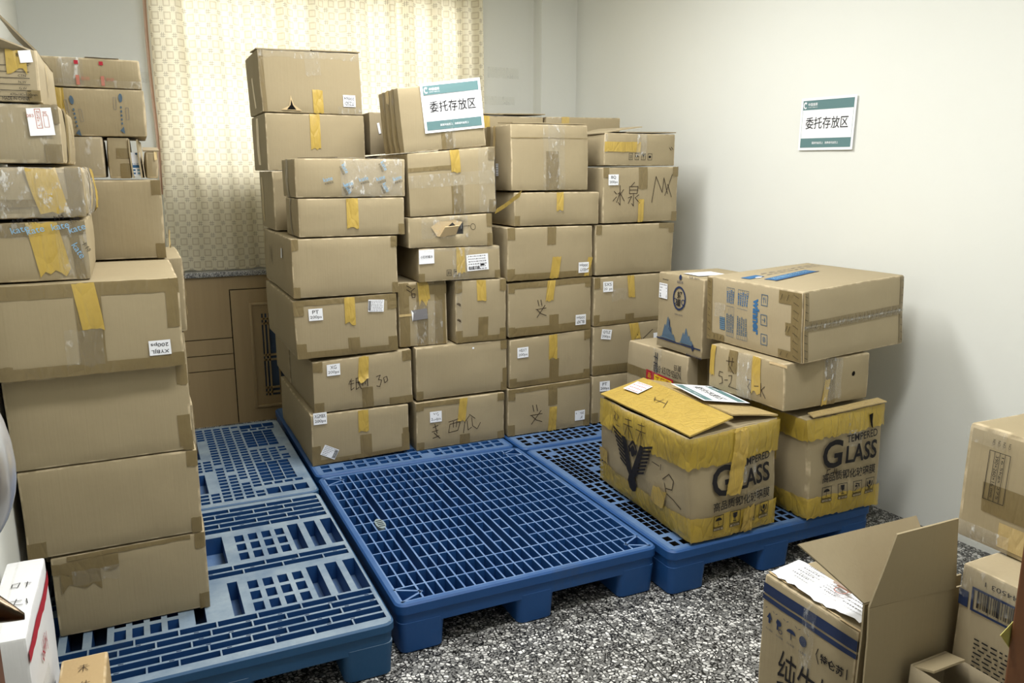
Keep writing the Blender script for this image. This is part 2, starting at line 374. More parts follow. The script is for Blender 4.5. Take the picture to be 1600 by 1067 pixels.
FACES = {'F': (0, 1, 5, 4), 'R': (1, 2, 6, 5), 'B': (2, 3, 7, 6), 'L': (3, 0, 4, 7), 'T': (4, 5, 6, 7), 'D': (3, 2, 1, 0)}
NBOX = [0]
class Carton(Surf):
    """corners: bottom FL FR BR BL then the same on top, world coordinates"""
    def __init__(s, corners, mat='kraft', label='', bulge=.004, rough=.0030, bev=.006, open_top=False, group=None, name='cardboard_box', step=.045, cat='box', seed=None, hole=None):
        NBOX[0] += 1; s.seed = seed if seed is not None else NBOX[0]
        cs = [Vector(c) for c in corners]
        s.base = sum(cs[:4], Vector())/4
        s.c = [c-s.base for c in cs]; s.bulge = bulge; s.rough = rough; s.mid = sum(s.c, Vector())/8
        bm = bmesh.new(); edge_v = {}
        wl = bm.faces.layers.float.new('wear')
        cache = {}
        for f in FACES:
            if f == 'T' and open_top: continue
            W, H = s.dim(f); nu, nv = max(2, round(W/step)), max(2, round(H/step)); g = []
            for j in range(nv+1):
                row = []
                for i in range(nu+1):
                    p, n = s.pt(f, i/nu, j/nv)
                    on = i in (0, nu) or j in (0, nv); k = tuple(round(q, 4) for q in p)
                    if on and k in cache: row.append(cache[k]); continue
                    vt = bm.verts.new(p)
                    if on: cache[k] = vt
                    row.append(vt)
                g.append(row)
            for j in range(nv):
                for i in range(nu):
                    if hole and hole[0] == f and hole[1] <= (i+.5)/nu <= hole[2] and hole[3] <= (j+.5)/nv <= hole[4]: continue
                    fc = bm.faces.new((g[j][i], g[j][i+1], g[j+1][i+1], g[j+1][i]))
                    fc.tag = False; edge_v[fc] = f
        bmesh.ops.remove_doubles(bm, verts=bm.verts[:], dist=.0005)
        sharp = [e for e in bm.edges if len(e.link_faces) == 2 and e.link_faces[0].normal.dot(e.link_faces[1].normal) < .5] if False else []
        bm.normal_update()
        sharp = [e for e in bm.edges if len(e.link_faces) == 2 and e.calc_face_angle(0) > .8]
        res = bmesh.ops.bevel(bm, geom=sharp, offset=bev, segments=2, affect='EDGES', profile=.6)
        for f in res['faces']: f[wl] = 1.0
        me = to_mesh(bm, name, 24)
        if open_top:
            pass
        s.root = empty(name, s.base); tag(s.root, label, cat, group)
        s.body = link('box_body', me, [mat], s.root)
        if open_top or hole:
            md = s.body.modifiers.new('thickness', 'SOLIDIFY'); md.thickness = .005; md.offset = -1
    def dim(s, f):
        a, b, c, d = (s.c[i] for i in FACES[f]); return (((b-a).length+(c-d).length)/2, ((d-a).length+(c-b).length)/2)
    def pt(s, f, u, v):
        a, b, c, d = (s.c[i] for i in FACES[f])
        n = (b-a).cross(d-a).normalized()
        p = a*(1-u)*(1-v)+b*u*(1-v)+c*u*v+d*(1-u)*v
        m = max(0, 16*u*(1-u)*v*(1-v)); m2 = min(1, max(0, min(u, 1-u, v, 1-v))*6)
        vert = f in 'TD'
        so = Vector((s.seed*1.7, s.seed*.9, 0))
        k = s.bulge*math.sqrt(m)*(.15 if vert else 1) + s.rough*1.2*noise.noise(p*9+so)*m2*(.3 if vert else 1)
        q = noise.noise_vector(p*7+so)*s.rough + noise.noise_vector(p*2.2+so)*s.rough*1.3; q.z *= .35
        return p+n*k+q, n
    # --- usual dressing
    def yel(s, f='F', u=.52, v0=.6, v1=1.0, wd=.045, skew=0, rag=.006, m='tape_yellow', curl=0):
        W, H = s.dim(f); return s.patch(f, u-wd/2/W, u+wd/2/W, v0, v1, m, 'tape', s.root, off=.0022, rag=rag, seed=s.seed, skew=skew, wr=.003, label={'tape_yellow': 'yellow tape strip', 'tape_band': 'yellow tape strip'}.get(m), step=.012, curl=curl)
    def brn(s, f='F', u=.53, v0=0, v1=.35, wd=.055):
        W, H = s.dim(f); return s.patch(f, u-wd/2/W, u+wd/2/W, v0, v1, 'tape_brown', 'tape', s.root, off=.0014, rag=.002, seed=s.seed, label='brown tape strip')
    def hor(s, f='F', v=.08, wd=.05, u0=0, u1=1, m='tape_brown', off=.0014):
        W, H = s.dim(f); return s.patch(f, u0, u1, max(0, v-wd/2/H), min(1, v+wd/2/H), m, 'tape', s.root, off=off, rag=.0015, seed=s.seed, label={'tape_brown': 'brown tape strip', 'tape_yellow': 'yellow tape strip', 'film': 'clear tape strip', 'tape_band': 'yellow tape strip'}.get(m))
    def cor(s, f='F', which='abcd', wd=.045, ht=.05):
        W, H = s.dim(f); du, dv = wd/W, ht/H
        for k in which:
            u0 = 0 if k in 'ac' else 1-du; v0 = 0 if k in 'ab' else 1-dv
            s.patch(f, u0, u0+du, v0, v0+dv, 'tape_brown', 'corner_tape', s.root, rag=.003, seed=s.seed+ord(k))
    def lab(s, lines, u, v, f='F', rot=0, w=.062, h=.055):
        a = Art().rect(0, 0, w, h, 'label'); n = len(lines)
        for i, t in enumerate(lines):
            th = .34*h if n == 2 else .5*h; tw = w*(.46 if len(t) <= 2 else .72 if len(t) <= 4 else .82)
            a.text(t, 0, h*(.22-.45*i) if n == 2 else 0, th*.9, 'ink', .0006, w=tw)
        return s.art(f, u, v, a, 'sticker', s.root, rot=rot, off=.004, label='white sticker reading '+' '.join(lines))
    def pen(s, strokes, u, v, size, f='F', wd=.0035, rot=0, m='pen', off=.0026):
        a = Art()
        for st in strokes: a.stroke([(x*size, y*size) for x, y in st], wd, m)
        return s.art(f, u, v, a, 'handwriting', s.root, rot=rot, off=off)
    def film(s, f='F', u0=0, u1=1, v0=0, v1=1, m='film', seed=0):
        return s.patch(f, u0, u1, v0, v1, m, 'clear_film', s.root, off=.0032, rag=.006, seed=s.seed+seed, wr=.006, label='clear plastic film', step=.016)
    def flap(s, pts, mat='kraft', name='flap', thick=.005, parent=None):
        """a folded board: quad of world points with thickness"""
        return slab(name, [Vector(p)-s.base for p in pts], mat, s.root if parent is None else parent, thick)

def slab(name, pts, mat, parent, thick=.005, seg=6, bow=0.004):
    a, b, c, d = pts; n = (b-a).cross(d-a).normalized(); bm = bmesh.new(); layers = []
    for sgn in (0, 1):
        g = []
        for j in range(seg+1):
            g.append([])
            for i in range(seg+1):
                u, v = i/seg, j/seg; p = a*(1-u)*(1-v)+b*u*(1-v)+c*u*v+d*(1-u)*v
                p = p+n*(noise.noise(p*6)*bow + sgn*thick)
                g[-1].append(bm.verts.new(p))
        layers.append(g)
    for k, g in enumerate(layers):
        for j in range(seg):
            for i in range(seg):
                q = (g[j][i], g[j][i+1], g[j+1][i+1], g[j+1][i]); bm.faces.new(q if k else q[::-1])
    A, B = layers
    rim = [(0, i) for i in range(seg)]+[(j, seg) for j in range(seg)]+[(seg, i) for i in range(seg, 0, -1)]+[(j, 0) for j in range(seg, 0, -1)]
    for (j0, i0), (j1, i1) in zip(rim, rim[1:]+rim[:1]): bm.faces.new((A[j0][i0], A[j1][i1], B[j1][i1], B[j0][i0]))
    me = to_mesh(bm, name, 30); return link(name, me, [mat], parent)

def box8(x0, x1, y0, y1, z0, z1, tl=0, tr=0, bl=0, br=0, dxb=0, dxt=0, yaw=0):
    """front at y0; tl/tr/bl/br lift single side heights; dxt shifts the top sideways; yaw in degrees about the front left corner"""
    b = [(x0+dxb, y0, z0+bl), (x1+dxb, y0, z0+br), (x1+dxb, y1, z0+br), (x0+dxb, y1, z0+bl)]
    t = [(x0+dxt, y0, z1+tl), (x1+dxt, y0, z1+tr), (x1+dxt, y1, z1+tr), (x0+dxt, y1, z1+tl)]
    if yaw:
        c, q = math.cos(math.radians(yaw)), math.sin(math.radians(yaw))
        r = lambda p: (x0+(p[0]-x0)*c-(p[1]-y0)*q, y0+(p[0]-x0)*q+(p[1]-y0)*c, p[2])
        b = [r(p) for p in b]; t = [r(p) for p in t]
    return b+t

# ---------------------------------------------------------------- room
XL, YB, ZC, YF = -1.115, 2.95, 2.9, -1.5
def xr(y): return 2.385-(y-.14)*.0613
struct(boxobj('floor', -1.6, 3.2, -3.3, 3.3, -.1, 0, 'floor'))
struct(boxobj('ceiling', -1.6, 3.2, -3.3, 3.3, ZC, ZC+.1, 'wall'))
bm = bmesh.new()
ps = [(xr(-1.62), -1.62), (xr(3.1), 3.1), (xr(3.1)+.15, 3.1), (xr(-1.62)+.15, -1.62)]
vb = [bm.verts.new((x, y, 0)) for x, y in ps]; vt = [bm.verts.new((x, y, ZC)) for x, y in ps]
bm.faces.new(vb); bm.faces.new(vt)
for i in range(4): bm.faces.new((vb[i], vb[(i+1) % 4], vt[(i+1) % 4], vt[i]))
struct(link('wall_right', to_mesh(bm, 'wall_right'), ['wall']))
def xl(y): return -1.026-(y-.2)*.0325
bm = bmesh.new()
ps = [(xl(-1.6), -1.6), (xl(3.1), 3.1), (xl(3.1)-.12, 3.1), (xl(-1.6)-.12, -1.6)]
vb = [bm.verts.new((x, y, 0)) for x, y in ps]; vt = [bm.verts.new((x, y, ZC)) for x, y in ps]
bm.faces.new(vb); bm.faces.new(vt)
for i in range(4): bm.faces.new((vb[i], vb[(i+1) % 4], vt[(i+1) % 4], vt[i]))
struct(link('wall_left', to_mesh(bm, 'wall_left'), ['wall']))
# back wall with the window opening
WX0, WX1, WZ0, WZ1 = -.42, 1.48, 1.47, 2.62
bm = bmesh.new()
for a in ((XL, WX0, 0, ZC), (WX1, 2.5, 0, ZC), (WX0, WX1, 0, WZ0), (WX0, WX1, WZ1, ZC)): bm_box(bm, a[0], a[1], YB, YB+.16, a[2], a[3])
struct(link('wall_back', to_mesh(bm, 'wall_back'), ['wall']))
struct(boxobj('trim_1', 1.948, xr(2.83)+.02, 2.83, YB+.02, 0, ZC, 'wall'))
# front wall either side of the doorway, corridor behind
bm = bmesh.new()
bm_box(bm, .66, 2.6, YF-.12, YF, 0, ZC); bm_box(bm, XL-.1, -.84, YF-.12, YF, 0, ZC); bm_box(bm, -.84, .66, YF-.12, YF, 2.3, ZC)
struct(link('wall_front', to_mesh(bm, 'wall_front'), ['wall']))
struct(boxobj('wall_corridor', -1.6, 3.2, -3.2, -3.1, 0, ZC, 'wall'))
struct(boxobj('wall_corridor_left', -1.6, -1.5, -3.2, -1.5, 0, ZC, 'wall'))
struct(boxobj('wall_corridor_right', 2.6, 2.7, -3.2, -1.5, 0, ZC, 'wall'))
bm = bmesh.new(); bm_box(bm, .644, .69, YF-.13, YF+.012, 0, 2.3, 0, .004); bm_box(bm, -.9, -.785, YF-.13, YF+.012, 0, 2.3, 0, .004)
struct(link('trim_2', to_mesh(bm, 'trim_2'), ['door_wood']))
# window
wf = struct(empty('window_1', ((WX0+WX1)/2, YB+.09, WZ0)))
bm = bmesh.new(); hw = (WX1-WX0)/2; hh = WZ1-WZ0
for a in ((-hw, hw, 0, .05), (-hw, hw, hh-.05, hh), (-hw, hw, .66, .72), (-hw, -hw+.05, 0, hh), (hw-.05, hw, 0, hh), (-.03, .03, 0, hh)):
    bm_box(bm, a[0], a[1], -.025, .025, a[2], a[3])
link('window_frame', to_mesh(bm, 'window_frame'), ['frame'], wf)
bm = bmesh.new(); bm_box(bm, -hw+.05, hw-.05, -.003, .003, .05, hh-.05); link('window_pane', to_mesh(bm, 'window_pane'), ['glass'], wf)
# radiator cover below the window with its granite sill
rc = tag(empty('radiator_cover', (.55, 2.82, 0)), 'beech wood radiator cover with dark seams and a grille under the window', 'radiator cover')
def rcb(name, rects, mat, y0, y1, bev=0, label=None):
    bm = bmesh.new()
    for x0, x1, z0, z1 in rects: bm_box(bm, x0-.55, x1-.55, y0-2.82, y1-2.82, z0, z1, 0, bev)
    o = link(name, to_mesh(bm, name, 30), [mat], rc)
    if label: o['label'] = label
    return o
rcb('carcass', [(XL+.016, 1.94, 0, .92)], 'dark', 2.835, 2.94, 0, 'dark gaps between the boards')
g = .003
rcb('front_panel', [(XL+.016, -.163-g, .548, .92), (XL+.016, -.163-g, .449, .548-2*g), (XL+.016, -.163-g, .353, .449-2*g), (XL+.016, -.163-g, 0, .353-2*g), (-.163-g, 1.94, .838+g, .92)], 'wood', 2.815, 2.835)
gx0, gx1, gz0, gz1 = .012, .36, .155, .68
rcb('grille_door', [(-.163+g, gx0, 0, .838-g), (gx1, .6, 0, .838-g), (gx0, gx1, 0, gz0), (gx0, gx1, gz1, .838-g)], 'wood', 2.815, 2.835)
rcb('door_moulding', [(-.058, -.042, .085, .752), (-.042, .42, .736, .752), (-.042, .42, .085, .101)], 'wood', 2.803, 2.815, .003)
rcb('grille_backing', [(gx0, gx1, gz0, gz1)], 'blue_panel', 2.829, 2.834, 0, 'blue backing behind the grille')
gb = [(gx0, gx1, z, z+.012) for z in (.17, .20, .38, .41, .61, .64)]+[(x, x+.010, gz0, gz1) for x in (.022, .044, .1, .16, .22, .28, .33)]
rcb('grille_bars', gb, 'wood', 2.818, 2.829)
rcb('side_panel', [(.605, 1.94, 0, .838-g)], 'wood', 2.815, 2.835)
sill = boxobj('window_sill', XL+.014, 1.944, 2.795, 2.949, .922, .952, 'granite', None, .004)
tag(sill, 'grey granite sill slab along the top of the radiator cover', 'window sill')
# curtain
def curtain():
    x0, x1, z0, z1 = -.475, 1.545, .956, 2.86; nx, nz = 220, 70; rr = random.Random(3)
    bm = bmesh.new(); uvl = bm.loops.layers.uv.new('UVMap'); g = []
    for j in range(nz+1):
        b = j/nz; row = []
        for i in range(nx+1):
            a = i/nx; x = x0+(x1-x0)*a
            amp = .010+.030*b*(.35+.65*a)
            y = 2.885+amp*math.sin(a*64+1.5*math.sin(a*17))+amp*.6*math.sin(a*131+2*b)+.006*noise.noise(Vector((a*9, b*4, 1)))
            if a < .16:
                k = (1-a/.16); y += .018*k*math.sin(b*22)*(1-b)**3; x += .035*k*(b-.4)*(1 if b < .5 else .3)
            z = z0+(z1-z0)*b
            if j == 0: z += .012*max(0, noise.noise(Vector((a*26, 0, 4))))
            # a sagging bunch at the lower left
            dd = (a*2.0-.1-(.28-b)*.9)
            if b < .3: y -= .022*math.exp(-(dd*9)**2)
            row.append((bm.verts.new((x-.5, y-2.885, z-z0)), a*(x1-x0)/.062, b*(z1-z0)/.0700))
        g.append(row)
    for j in range(nz):
        for i in range(nx):
            q = (g[j][i], g[j][i+1], g[j+1][i+1], g[j+1][i]); f = bm.faces.new([k[0] for k in q]); f.smooth = True
            for lp, k in zip(f.loops, q): lp[uvl].uv = (k[1], k[2])
    me = bpy.data.meshes.new('curtain'); bm.to_mesh(me); bm.free()
    root = tag(empty('curtain', (.5, 2.885, z0)), 'cream window curtain printed with rows of brown nested squares', 'curtain')
    link('curtain_cloth', me, ['curtain'], root)
    bm = bmesh.new(); n = 30; g = []
    for j in range(n+1):
        b = j/n; g.append([bm.verts.new((-.985-.010+.018*i/4-.006*b+.004*math.sin(b*9), .02-.012*math.sin(i*1.9), .45+1.45*b)) for i in range(5)])
    for j in range(n):
        for i in range(4): bm.faces.new((g[j][i], g[j][i+1], g[j+1][i+1], g[j+1][i])).smooth = True
    me = bpy.data.meshes.new('lining'); bm.to_mesh(me); bm.free()
    o = link('curtain_lining', me, ['lining'], root); o['label'] = 'pink curtain lining edge'
curtain()
# door leaf standing open beside the camera
dr = struct(empty('door_1', (-.86, YF-.13, 0)))
bm = bmesh.new(); bm_box(bm, -.02, .02, -.68, -.002, 0.01, 2.28, 0, .004); link('door_panel', to_mesh(bm, 'door_panel', 30), ['door_wood'], dr)
dh = tag(empty('door_handle', (-.818, -1.46, 1.28)), 'chrome lock case with a brass lever at the left edge of the doorway', 'door handle')
bm = bmesh.new(); bmesh.ops.create_uvsphere(bm, u_segments=32, v_segments=20, radius=1)
for v in bm.verts:
    z = v.co.z; k = 1 if z < 0 else 1-.35*z*z
    v.co = Vector((v.co.x*.058*k, v.co.y*.040*k, z*(.085 if z < 0 else .125)))
o = link('lock_case', to_mesh(bm, 'lock_case', 60), ['chrome'], dh); o['label'] = 'curved polished chrome lock case'
bm = bmesh.new(); n = 12; rows = []
for i in range(n+1):
    t = i/n; cx = -.02+.075*t; cy = .01-.05*t; cz = -.105-.02*t; rw = .020*(1-t**2)+.003; rh = .026*(1-t**1.5)+.003
    rows.append([bm.verts.new((cx, cy+rw*math.cos(a*math.pi/5), cz+rh*math.sin(a*math.pi/5))) for a in range(10)])
for i in range(n):
    for a in range(10): bm.faces.new((rows[i][a], rows[i][(a+1) % 10], rows[i+1][(a+1) % 10], rows[i+1][a]))
bm.faces.new(rows[0]); bm.faces.new(rows[-1])
o = link('lever', to_mesh(bm, 'lever', 60), ['brass'], dh); o['label'] = 'dark brass lever'

# ---------------------------------------------------------------- pallets
def plate(bm, x0, x1, y0, y1, holes, zt, depth, mi_top, mi_wall, mi_floor):
    """deck with rectangular openings: holes = (x0,x1,y0,y1[,depth])"""
    rd = lambda v: round(v, 4)
    xs = sorted({rd(x0), rd(x1)}|{rd(h[0]) for h in holes}|{rd(h[1]) for h in holes}); ys = sorted({rd(y0), rd(y1)}|{rd(h[2]) for h in holes}|{rd(h[3]) for h in holes})
    xs = [x for x in xs if x0-1e-4 <= x <= x1+1e-4]; ys = [y for y in ys if y0-1e-4 <= y <= y1+1e-4]
    ix = {x: i for i, x in enumerate(xs)}; iy = {y: i for i, y in enumerate(ys)}
    solid = [[None]*(len(ys)-1) for _ in range(len(xs)-1)]
    for h in holes:
        for i in range(ix[rd(max(x0, h[0]))], ix[rd(min(x1, h[1]))]):
            for j in range(iy[rd(max(y0, h[2]))], iy[rd(min(y1, h[3]))]): solid[i][j] = h[4] if len(h) > 4 else depth
    cv = {}
    def V(x, y, z):
        k = (rd(x), rd(y), rd(z))
        if k not in cv: cv[k] = bm.verts.new((x, y, z))
        return cv[k]
    def F(pts, mi):
        try: bm.faces.new([V(*p) for p in pts]).material_index = mi
        except ValueError: pass
    nx, ny = len(xs)-1, len(ys)-1
    for i in range(nx):
        for j in range(ny):
            a, b, c, d = xs[i], xs[i+1], ys[j], ys[j+1]; s = solid[i][j]
            if s is None: F(((a, c, zt), (b, c, zt), (b, d, zt), (a, d, zt)), mi_top); continue
            F(((a, c, zt-s), (b, c, zt-s), (b, d, zt-s), (a, d, zt-s)), mi_floor)
            for (di, dj, p, q) in ((-1, 0, (a, c), (a, d)), (1, 0, (b, d), (b, c)), (0, -1, (b, c), (a, c)), (0, 1, (a, d), (b, d))):
                ii, jj = i+di, j+dj
                if not (0 <= ii < nx and 0 <= jj < ny) or solid[ii][jj] is None:
                    F(((*p, zt-s), (*q, zt-s), (*q, zt), (*p, zt)), mi_wall)
def rrect(x0, x1, y0, y1, r, n=5):
    pts = []
    for cx, cy, a0 in ((x1-r, y0+r, -90), (x1-r, y1-r, 0), (x0+r, y1-r, 90), (x0+r, y0+r, 180)):
        for i in range(n+1):
            a = math.radians(a0+90*i/n); pts.append((cx+r*math.cos(a), cy+r*math.sin(a)))
    return pts
ZP = .181
def pallet(label, x0, y0, w, d, holes, mats, rim=.022, lip=.035, depth=.05, diag=False, group=None, legw=.16, legd=.19):
    root = tag(empty('plastic_pallet', (x0+w/2, y0+d/2, 0)), label, 'pallet', group)
    X = lambda x: x-w/2
    Y = lambda y: y-d/2
    top, side, cell = mats
    bm = bmesh.new()
    hs = [(X(h[0]), X(h[1]), Y(h[2]), Y(h[3]))+tuple(h[4:]) for h in holes]
    plate(bm, X(rim), X(w-rim), Y(rim), Y(d-rim), hs, ZP, depth, 0, 1, 1)
    if diag:
        for sx in (0, 1):
            for sy in (0, 1):
                cx, cy = (rim if sx == 0 else w-rim), (rim if sy == 0 else d-rim); ex, ey = (.085, .088)
                for a, b in (((cx, cy), (cx+(ex if not sx else -ex), cy+(ey if not sy else -ey)*.5)), ((cx+(ex if not sx else -ex), cy+(ey if not sy else -ey)*.5), (cx, cy+(ey if not sy else -ey)))):
                    dx, dy = b[0]-a[0], b[1]-a[1]; L = math.hypot(dx, dy); nx, ny = -dy/L*.004, dx/L*.004
                    q = [(a[0]+nx, a[1]+ny), (a[0]-nx, a[1]-ny), (b[0]-nx, b[1]-ny), (b[0]+nx, b[1]+ny)]
                    lo = [bm.verts.new((X(x), Y(y), ZP-.05)) for x, y in q]; hi = [bm.verts.new((X(x), Y(y), ZP)) for x, y in q]
                    bm.faces.new(hi)
                    for i in range(4): bm.faces.new((lo[i], lo[(i+1) % 4], hi[(i+1) % 4], hi[i]))
    bmesh.ops.recalc_face_normals(bm, faces=bm.faces)
    me = bpy.data.meshes.new('deck'); bm.to_mesh(me); bm.free(); link('deck', me, [top, cell], root)
    # rim and skirt
    bm = bmesh.new(); loops = []
    for (ins, z, r) in ((rim, ZP-.06, .012), (rim, ZP, .012), (.006, ZP, .03), (.0, ZP-.006, .034), (0, ZP-lip, .034), (.006, ZP-lip-.004, .03), (.008, .098, .03), (.03, .098, .02)):
        loops.append([bm.verts.new((X(x), Y(y), z)) for x, y in rrect(ins, w-ins, ins, d-ins, r)])
    n = len(loops[0])
    for a, b in zip(loops, loops[1:]):
        for i in range(n): bm.faces.new((a[i], a[(i+1) % n], b[(i+1) % n], b[i]))
    # underside
    bm_box(bm, X(rim), X(w-rim), Y(rim), Y(d-rim), .098, .110)
    link('rim', to_mesh(bm, 'rim', 35), [side], root)
    for i in range(3):
        for j in range(3):
            lw = legw if i != 1 else legw*.92; ld = legd
            lx0 = (.006, w/2-lw/2, w-lw-.006)[i]; ly0 = (.006, d/2-ld/2, d-ld-.006)[j]
            bm = bmesh.new(); L = []
            for z, ins in ((0.0, .012), (.006, .006), (.05, .004), (.112, 0)):
                L.append([bm.verts.new((X(x), Y(y), z)) for x, y in rrect(lx0+ins, lx0+lw-ins, ly0+ins, ly0+ld-ins, .024, 4)])
            n = len(L[0])
            for a, b in zip(L, L[1:]):
                for k in range(n): bm.faces.new((a[k], a[(k+1) % n], b[(k+1) % n], b[k]))
            bm.faces.new(L[0][::-1]); bm.faces.new(L[-1])
            link('leg', to_mesh(bm, 'leg', 35), [side], root)
    return root
def grid_holes(x0, x1, y0, y1, nx, ny, rib, skip=None, depth=None, ribx=None):
    px, py = (x1-x0)/nx, (y1-y0)/ny; rx = ribx or rib; out = []
    for i in range(nx):
        for j in range(ny):
            if skip and skip(i, j): continue
            h = (x0+i*px+rx/2, x0+(i+1)*px-rx/2, y0+j*py+rib/2, y0+(j+1)*py-rib/2)
            out.append(h if depth is None else h+(depth,))
    return out
# grid pallet in the middle of the front row
NXg, NYg = 26, 13
slots = [(c, a, a+4) for c in (3, 11, 13, 15, 22) for a in (2, 7)]
sl = {(i, j) for i, a, b in slots for j in range(a, b)}
cor = {(i, j) for i in (0, 1, NXg-2, NXg-1) for j in (0, NYg-1)}
gx, gy = (1.0-.048)/NXg, (1.215-.048)/NYg
H = grid_holes(.024, .976, .024, 1.191, NXg, NYg, .006, lambda i, j: (i, j) in sl or (i, j) in cor)
H += [(.024+i*gx+.0035, .024+(i+1)*gx-.0035, .024+a*gy+.0035, .024+b*gy-.0035, .064) for i, a, b in slots]
H += [(.024+i*gx+.0035, .024+(i+2)*gx-.0035, .024+j*gy+.0035, .024+(j+1)*gy-.0035) for i in (0, NXg-2) for j in (0, NYg-1)]
pm = pallet('bright blue empty grid-deck plastic pallet in the middle of the front row', 0.0, 0.0, 1.0, 1.215, H, ('pal_rib', 'pal_blue', 'pal_blue'), diag=True)
bm = bmesh.new(); cx0, cy0 = .125-.5, .628-.6075
outer = [(cx0+.019*math.cos(a*math.pi/12), cy0+.046*math.sin(a*math.pi/12)) for a in range(24)]
lo = [bm.verts.new((x, y, ZP-.02)) for x, y in outer]; hi = [bm.verts.new((x, y, ZP+.0005)) for x, y in outer]; bm.faces.new(hi)
for i in range(24): bm.faces.new((lo[i], lo[(i+1) % 24], hi[(i+1) % 24], hi[i]))
o = link('clip', to_mesh(bm, 'clip'), [plain('grey_clip', (132, 146, 150), .6)], pm); o['label'] = 'grey slotted clip'
for k in range(4):
    bm = bmesh.new(); bm_box(bm, cx0-.012, cx0+.012, cy0-.028+k*.0165, cy0-.022+k*.0165, ZP+.0006, ZP+.0011); link('clip_slit', to_mesh(bm, 'clip_slit'), ['dark'], o)
# slatted pallet at the front left
def slat_rows(y0, n, pitch, hgt, seed):
    out = []; rr = random.Random(seed)
    for k in range(n):
        cuts = [.018, .15, .27, .39, .50, .62, .74, .86, .969]
        if k % 2: cuts = [.018, .20, .32, .45, .57, .69, .81, .969]
        cuts = [c+(rr.uniform(-.02, .02) if 0 < i < len(cuts)-1 else 0) for i, c in enumerate(cuts)]
        if k % 3 == 2: cuts.pop(rr.randrange(2, 5))
        out += [(p+.0025, q-.0025, y0+k*pitch, y0+k*pitch+hgt) for p, q in zip(cuts, cuts[1:])]
    return out
def band(y0, hgt, big):
    out = []
    for side in (0, 1):
        fx = (lambda a, b: (a-.015, b-.015)) if side else (lambda a, b: (1-b, 1-a))
        for x, w_ in ((.816, .040), (.880, .042), (.944, .043)): out.append(fx(x, x+w_)+(y0, y0+hgt, .066))
        for c in range(4):
            for q in range(3): out.append(fx(.618+c*.049, .618+c*.049+.032)+(y0+.004+q*hgt/3, y0+.004+q*hgt/3+hgt/3-.020, .03))
    if big: out.append((.44, .56, y0, y0+hgt, .066))
    else: out += [(.428, .46, y0, y0+hgt, .066), (.54, .572, y0, y0+hgt, .066)]
    return out
def rail_marks():
    rr = random.Random(5); out = []
    for y in [.040+k*.0405-.0048 for k in range(1, 5)]+[.885+k*.0455-.0058 for k in range(1, 5)]+[.5508]:
        x = rr.uniform(.03, .09)
        while x < .95: out.append((x, x+.014, y-.0022, y+.0022, .012)); x += rr.uniform(.07, .16)
    return out
H = slat_rows(.040, 5, .0405, .031, 2)+band(.243, .225, False)+slat_rows(.515, 2, .0405, .031, 4)+band(.616, .230, True)+slat_rows(.885, 5, .0455, .034, 6)+rail_marks()
pallet('dusty blue slatted plastic pallet at front left under the tall near stack', -1.012, -.078, .985, 1.135, H, ('pal_old', 'pal_old', 'pal_mid'), rim=.012, lip=.03)
def mesh_pallet(label, x0, y0, w, d, mats, nx=18, ny=26, rib=.011, blocks=(), ribx=.014, **k):
    """fine mesh deck; blocks = (x0,x1,y0,y1,nx,ny) areas of bigger thin-ribbed cells"""
    ins = lambda h: any(h[0] < b[1]+.004 and h[1] > b[0]-.004 and h[2] < b[3]+.004 and h[3] > b[2]-.004 for b in blocks)
    H = [h for h in grid_holes(.035, w-.035, .035, d-.035, nx, ny, rib, lambda i, j: (i*3+j) % 23 == 4, ribx=ribx, depth=.03) if not ins(h)]
    for b in blocks: H += grid_holes(*b[:4], b[4], b[5], .005, depth=.05)
    return pallet(label, x0, y0, w, d, H, mats, rim=.018, **k)
mesh_pallet('dusty blue fine-mesh pallet by the radiator cover, behind the slatted pallet', -1.03, 1.07, 1.012, 1.13, ('pal_old', 'pal_old', 'pal_mid'), 21, 27, .012,
            [(.80, .955, .20, .46, 3, 6), (.80, .955, .70, .96, 3, 6), (.535, .575, .16, .40, 1, 1), (.535, .575, .62, .88, 1, 1), (.80, .98, .045, .12, 3, 1), (.80, .98, 1.02, 1.09, 3, 1)], ribx=.010)
mesh_pallet('blue mesh-deck pallet carrying the two middle carton stacks', 0.0, 1.228, .995, 1.19, ('pal_mid', 'pal_blue', 'pal_blue'), 17, 22, .014)
mesh_pallet('blue mesh-deck pallet carrying the carton stacks beside the right wall', 1.008, 1.165, 1.02, 1.23, ('pal_mid', 'pal_blue', 'dark'), 20, 24, .013, [(.04, .2, .2, .45, 4, 6)])  # near-black cells paint the shade inside open deck holes
mesh_pallet('blue mesh-deck pallet at front right under the yellow-taped cartons', 1.01, -.062, 1.02, 1.212, ('pal_mid', 'pal_blue', 'dark'), 22, 26, .010, [(.045, .16, .70, 1.04, 4, 8), (.045, .16, .14, .46, 4, 8), (.86, .98, .14, .46, 4, 8)], legw=.17)  # cell colour again painted near-black, as shade in the open holes

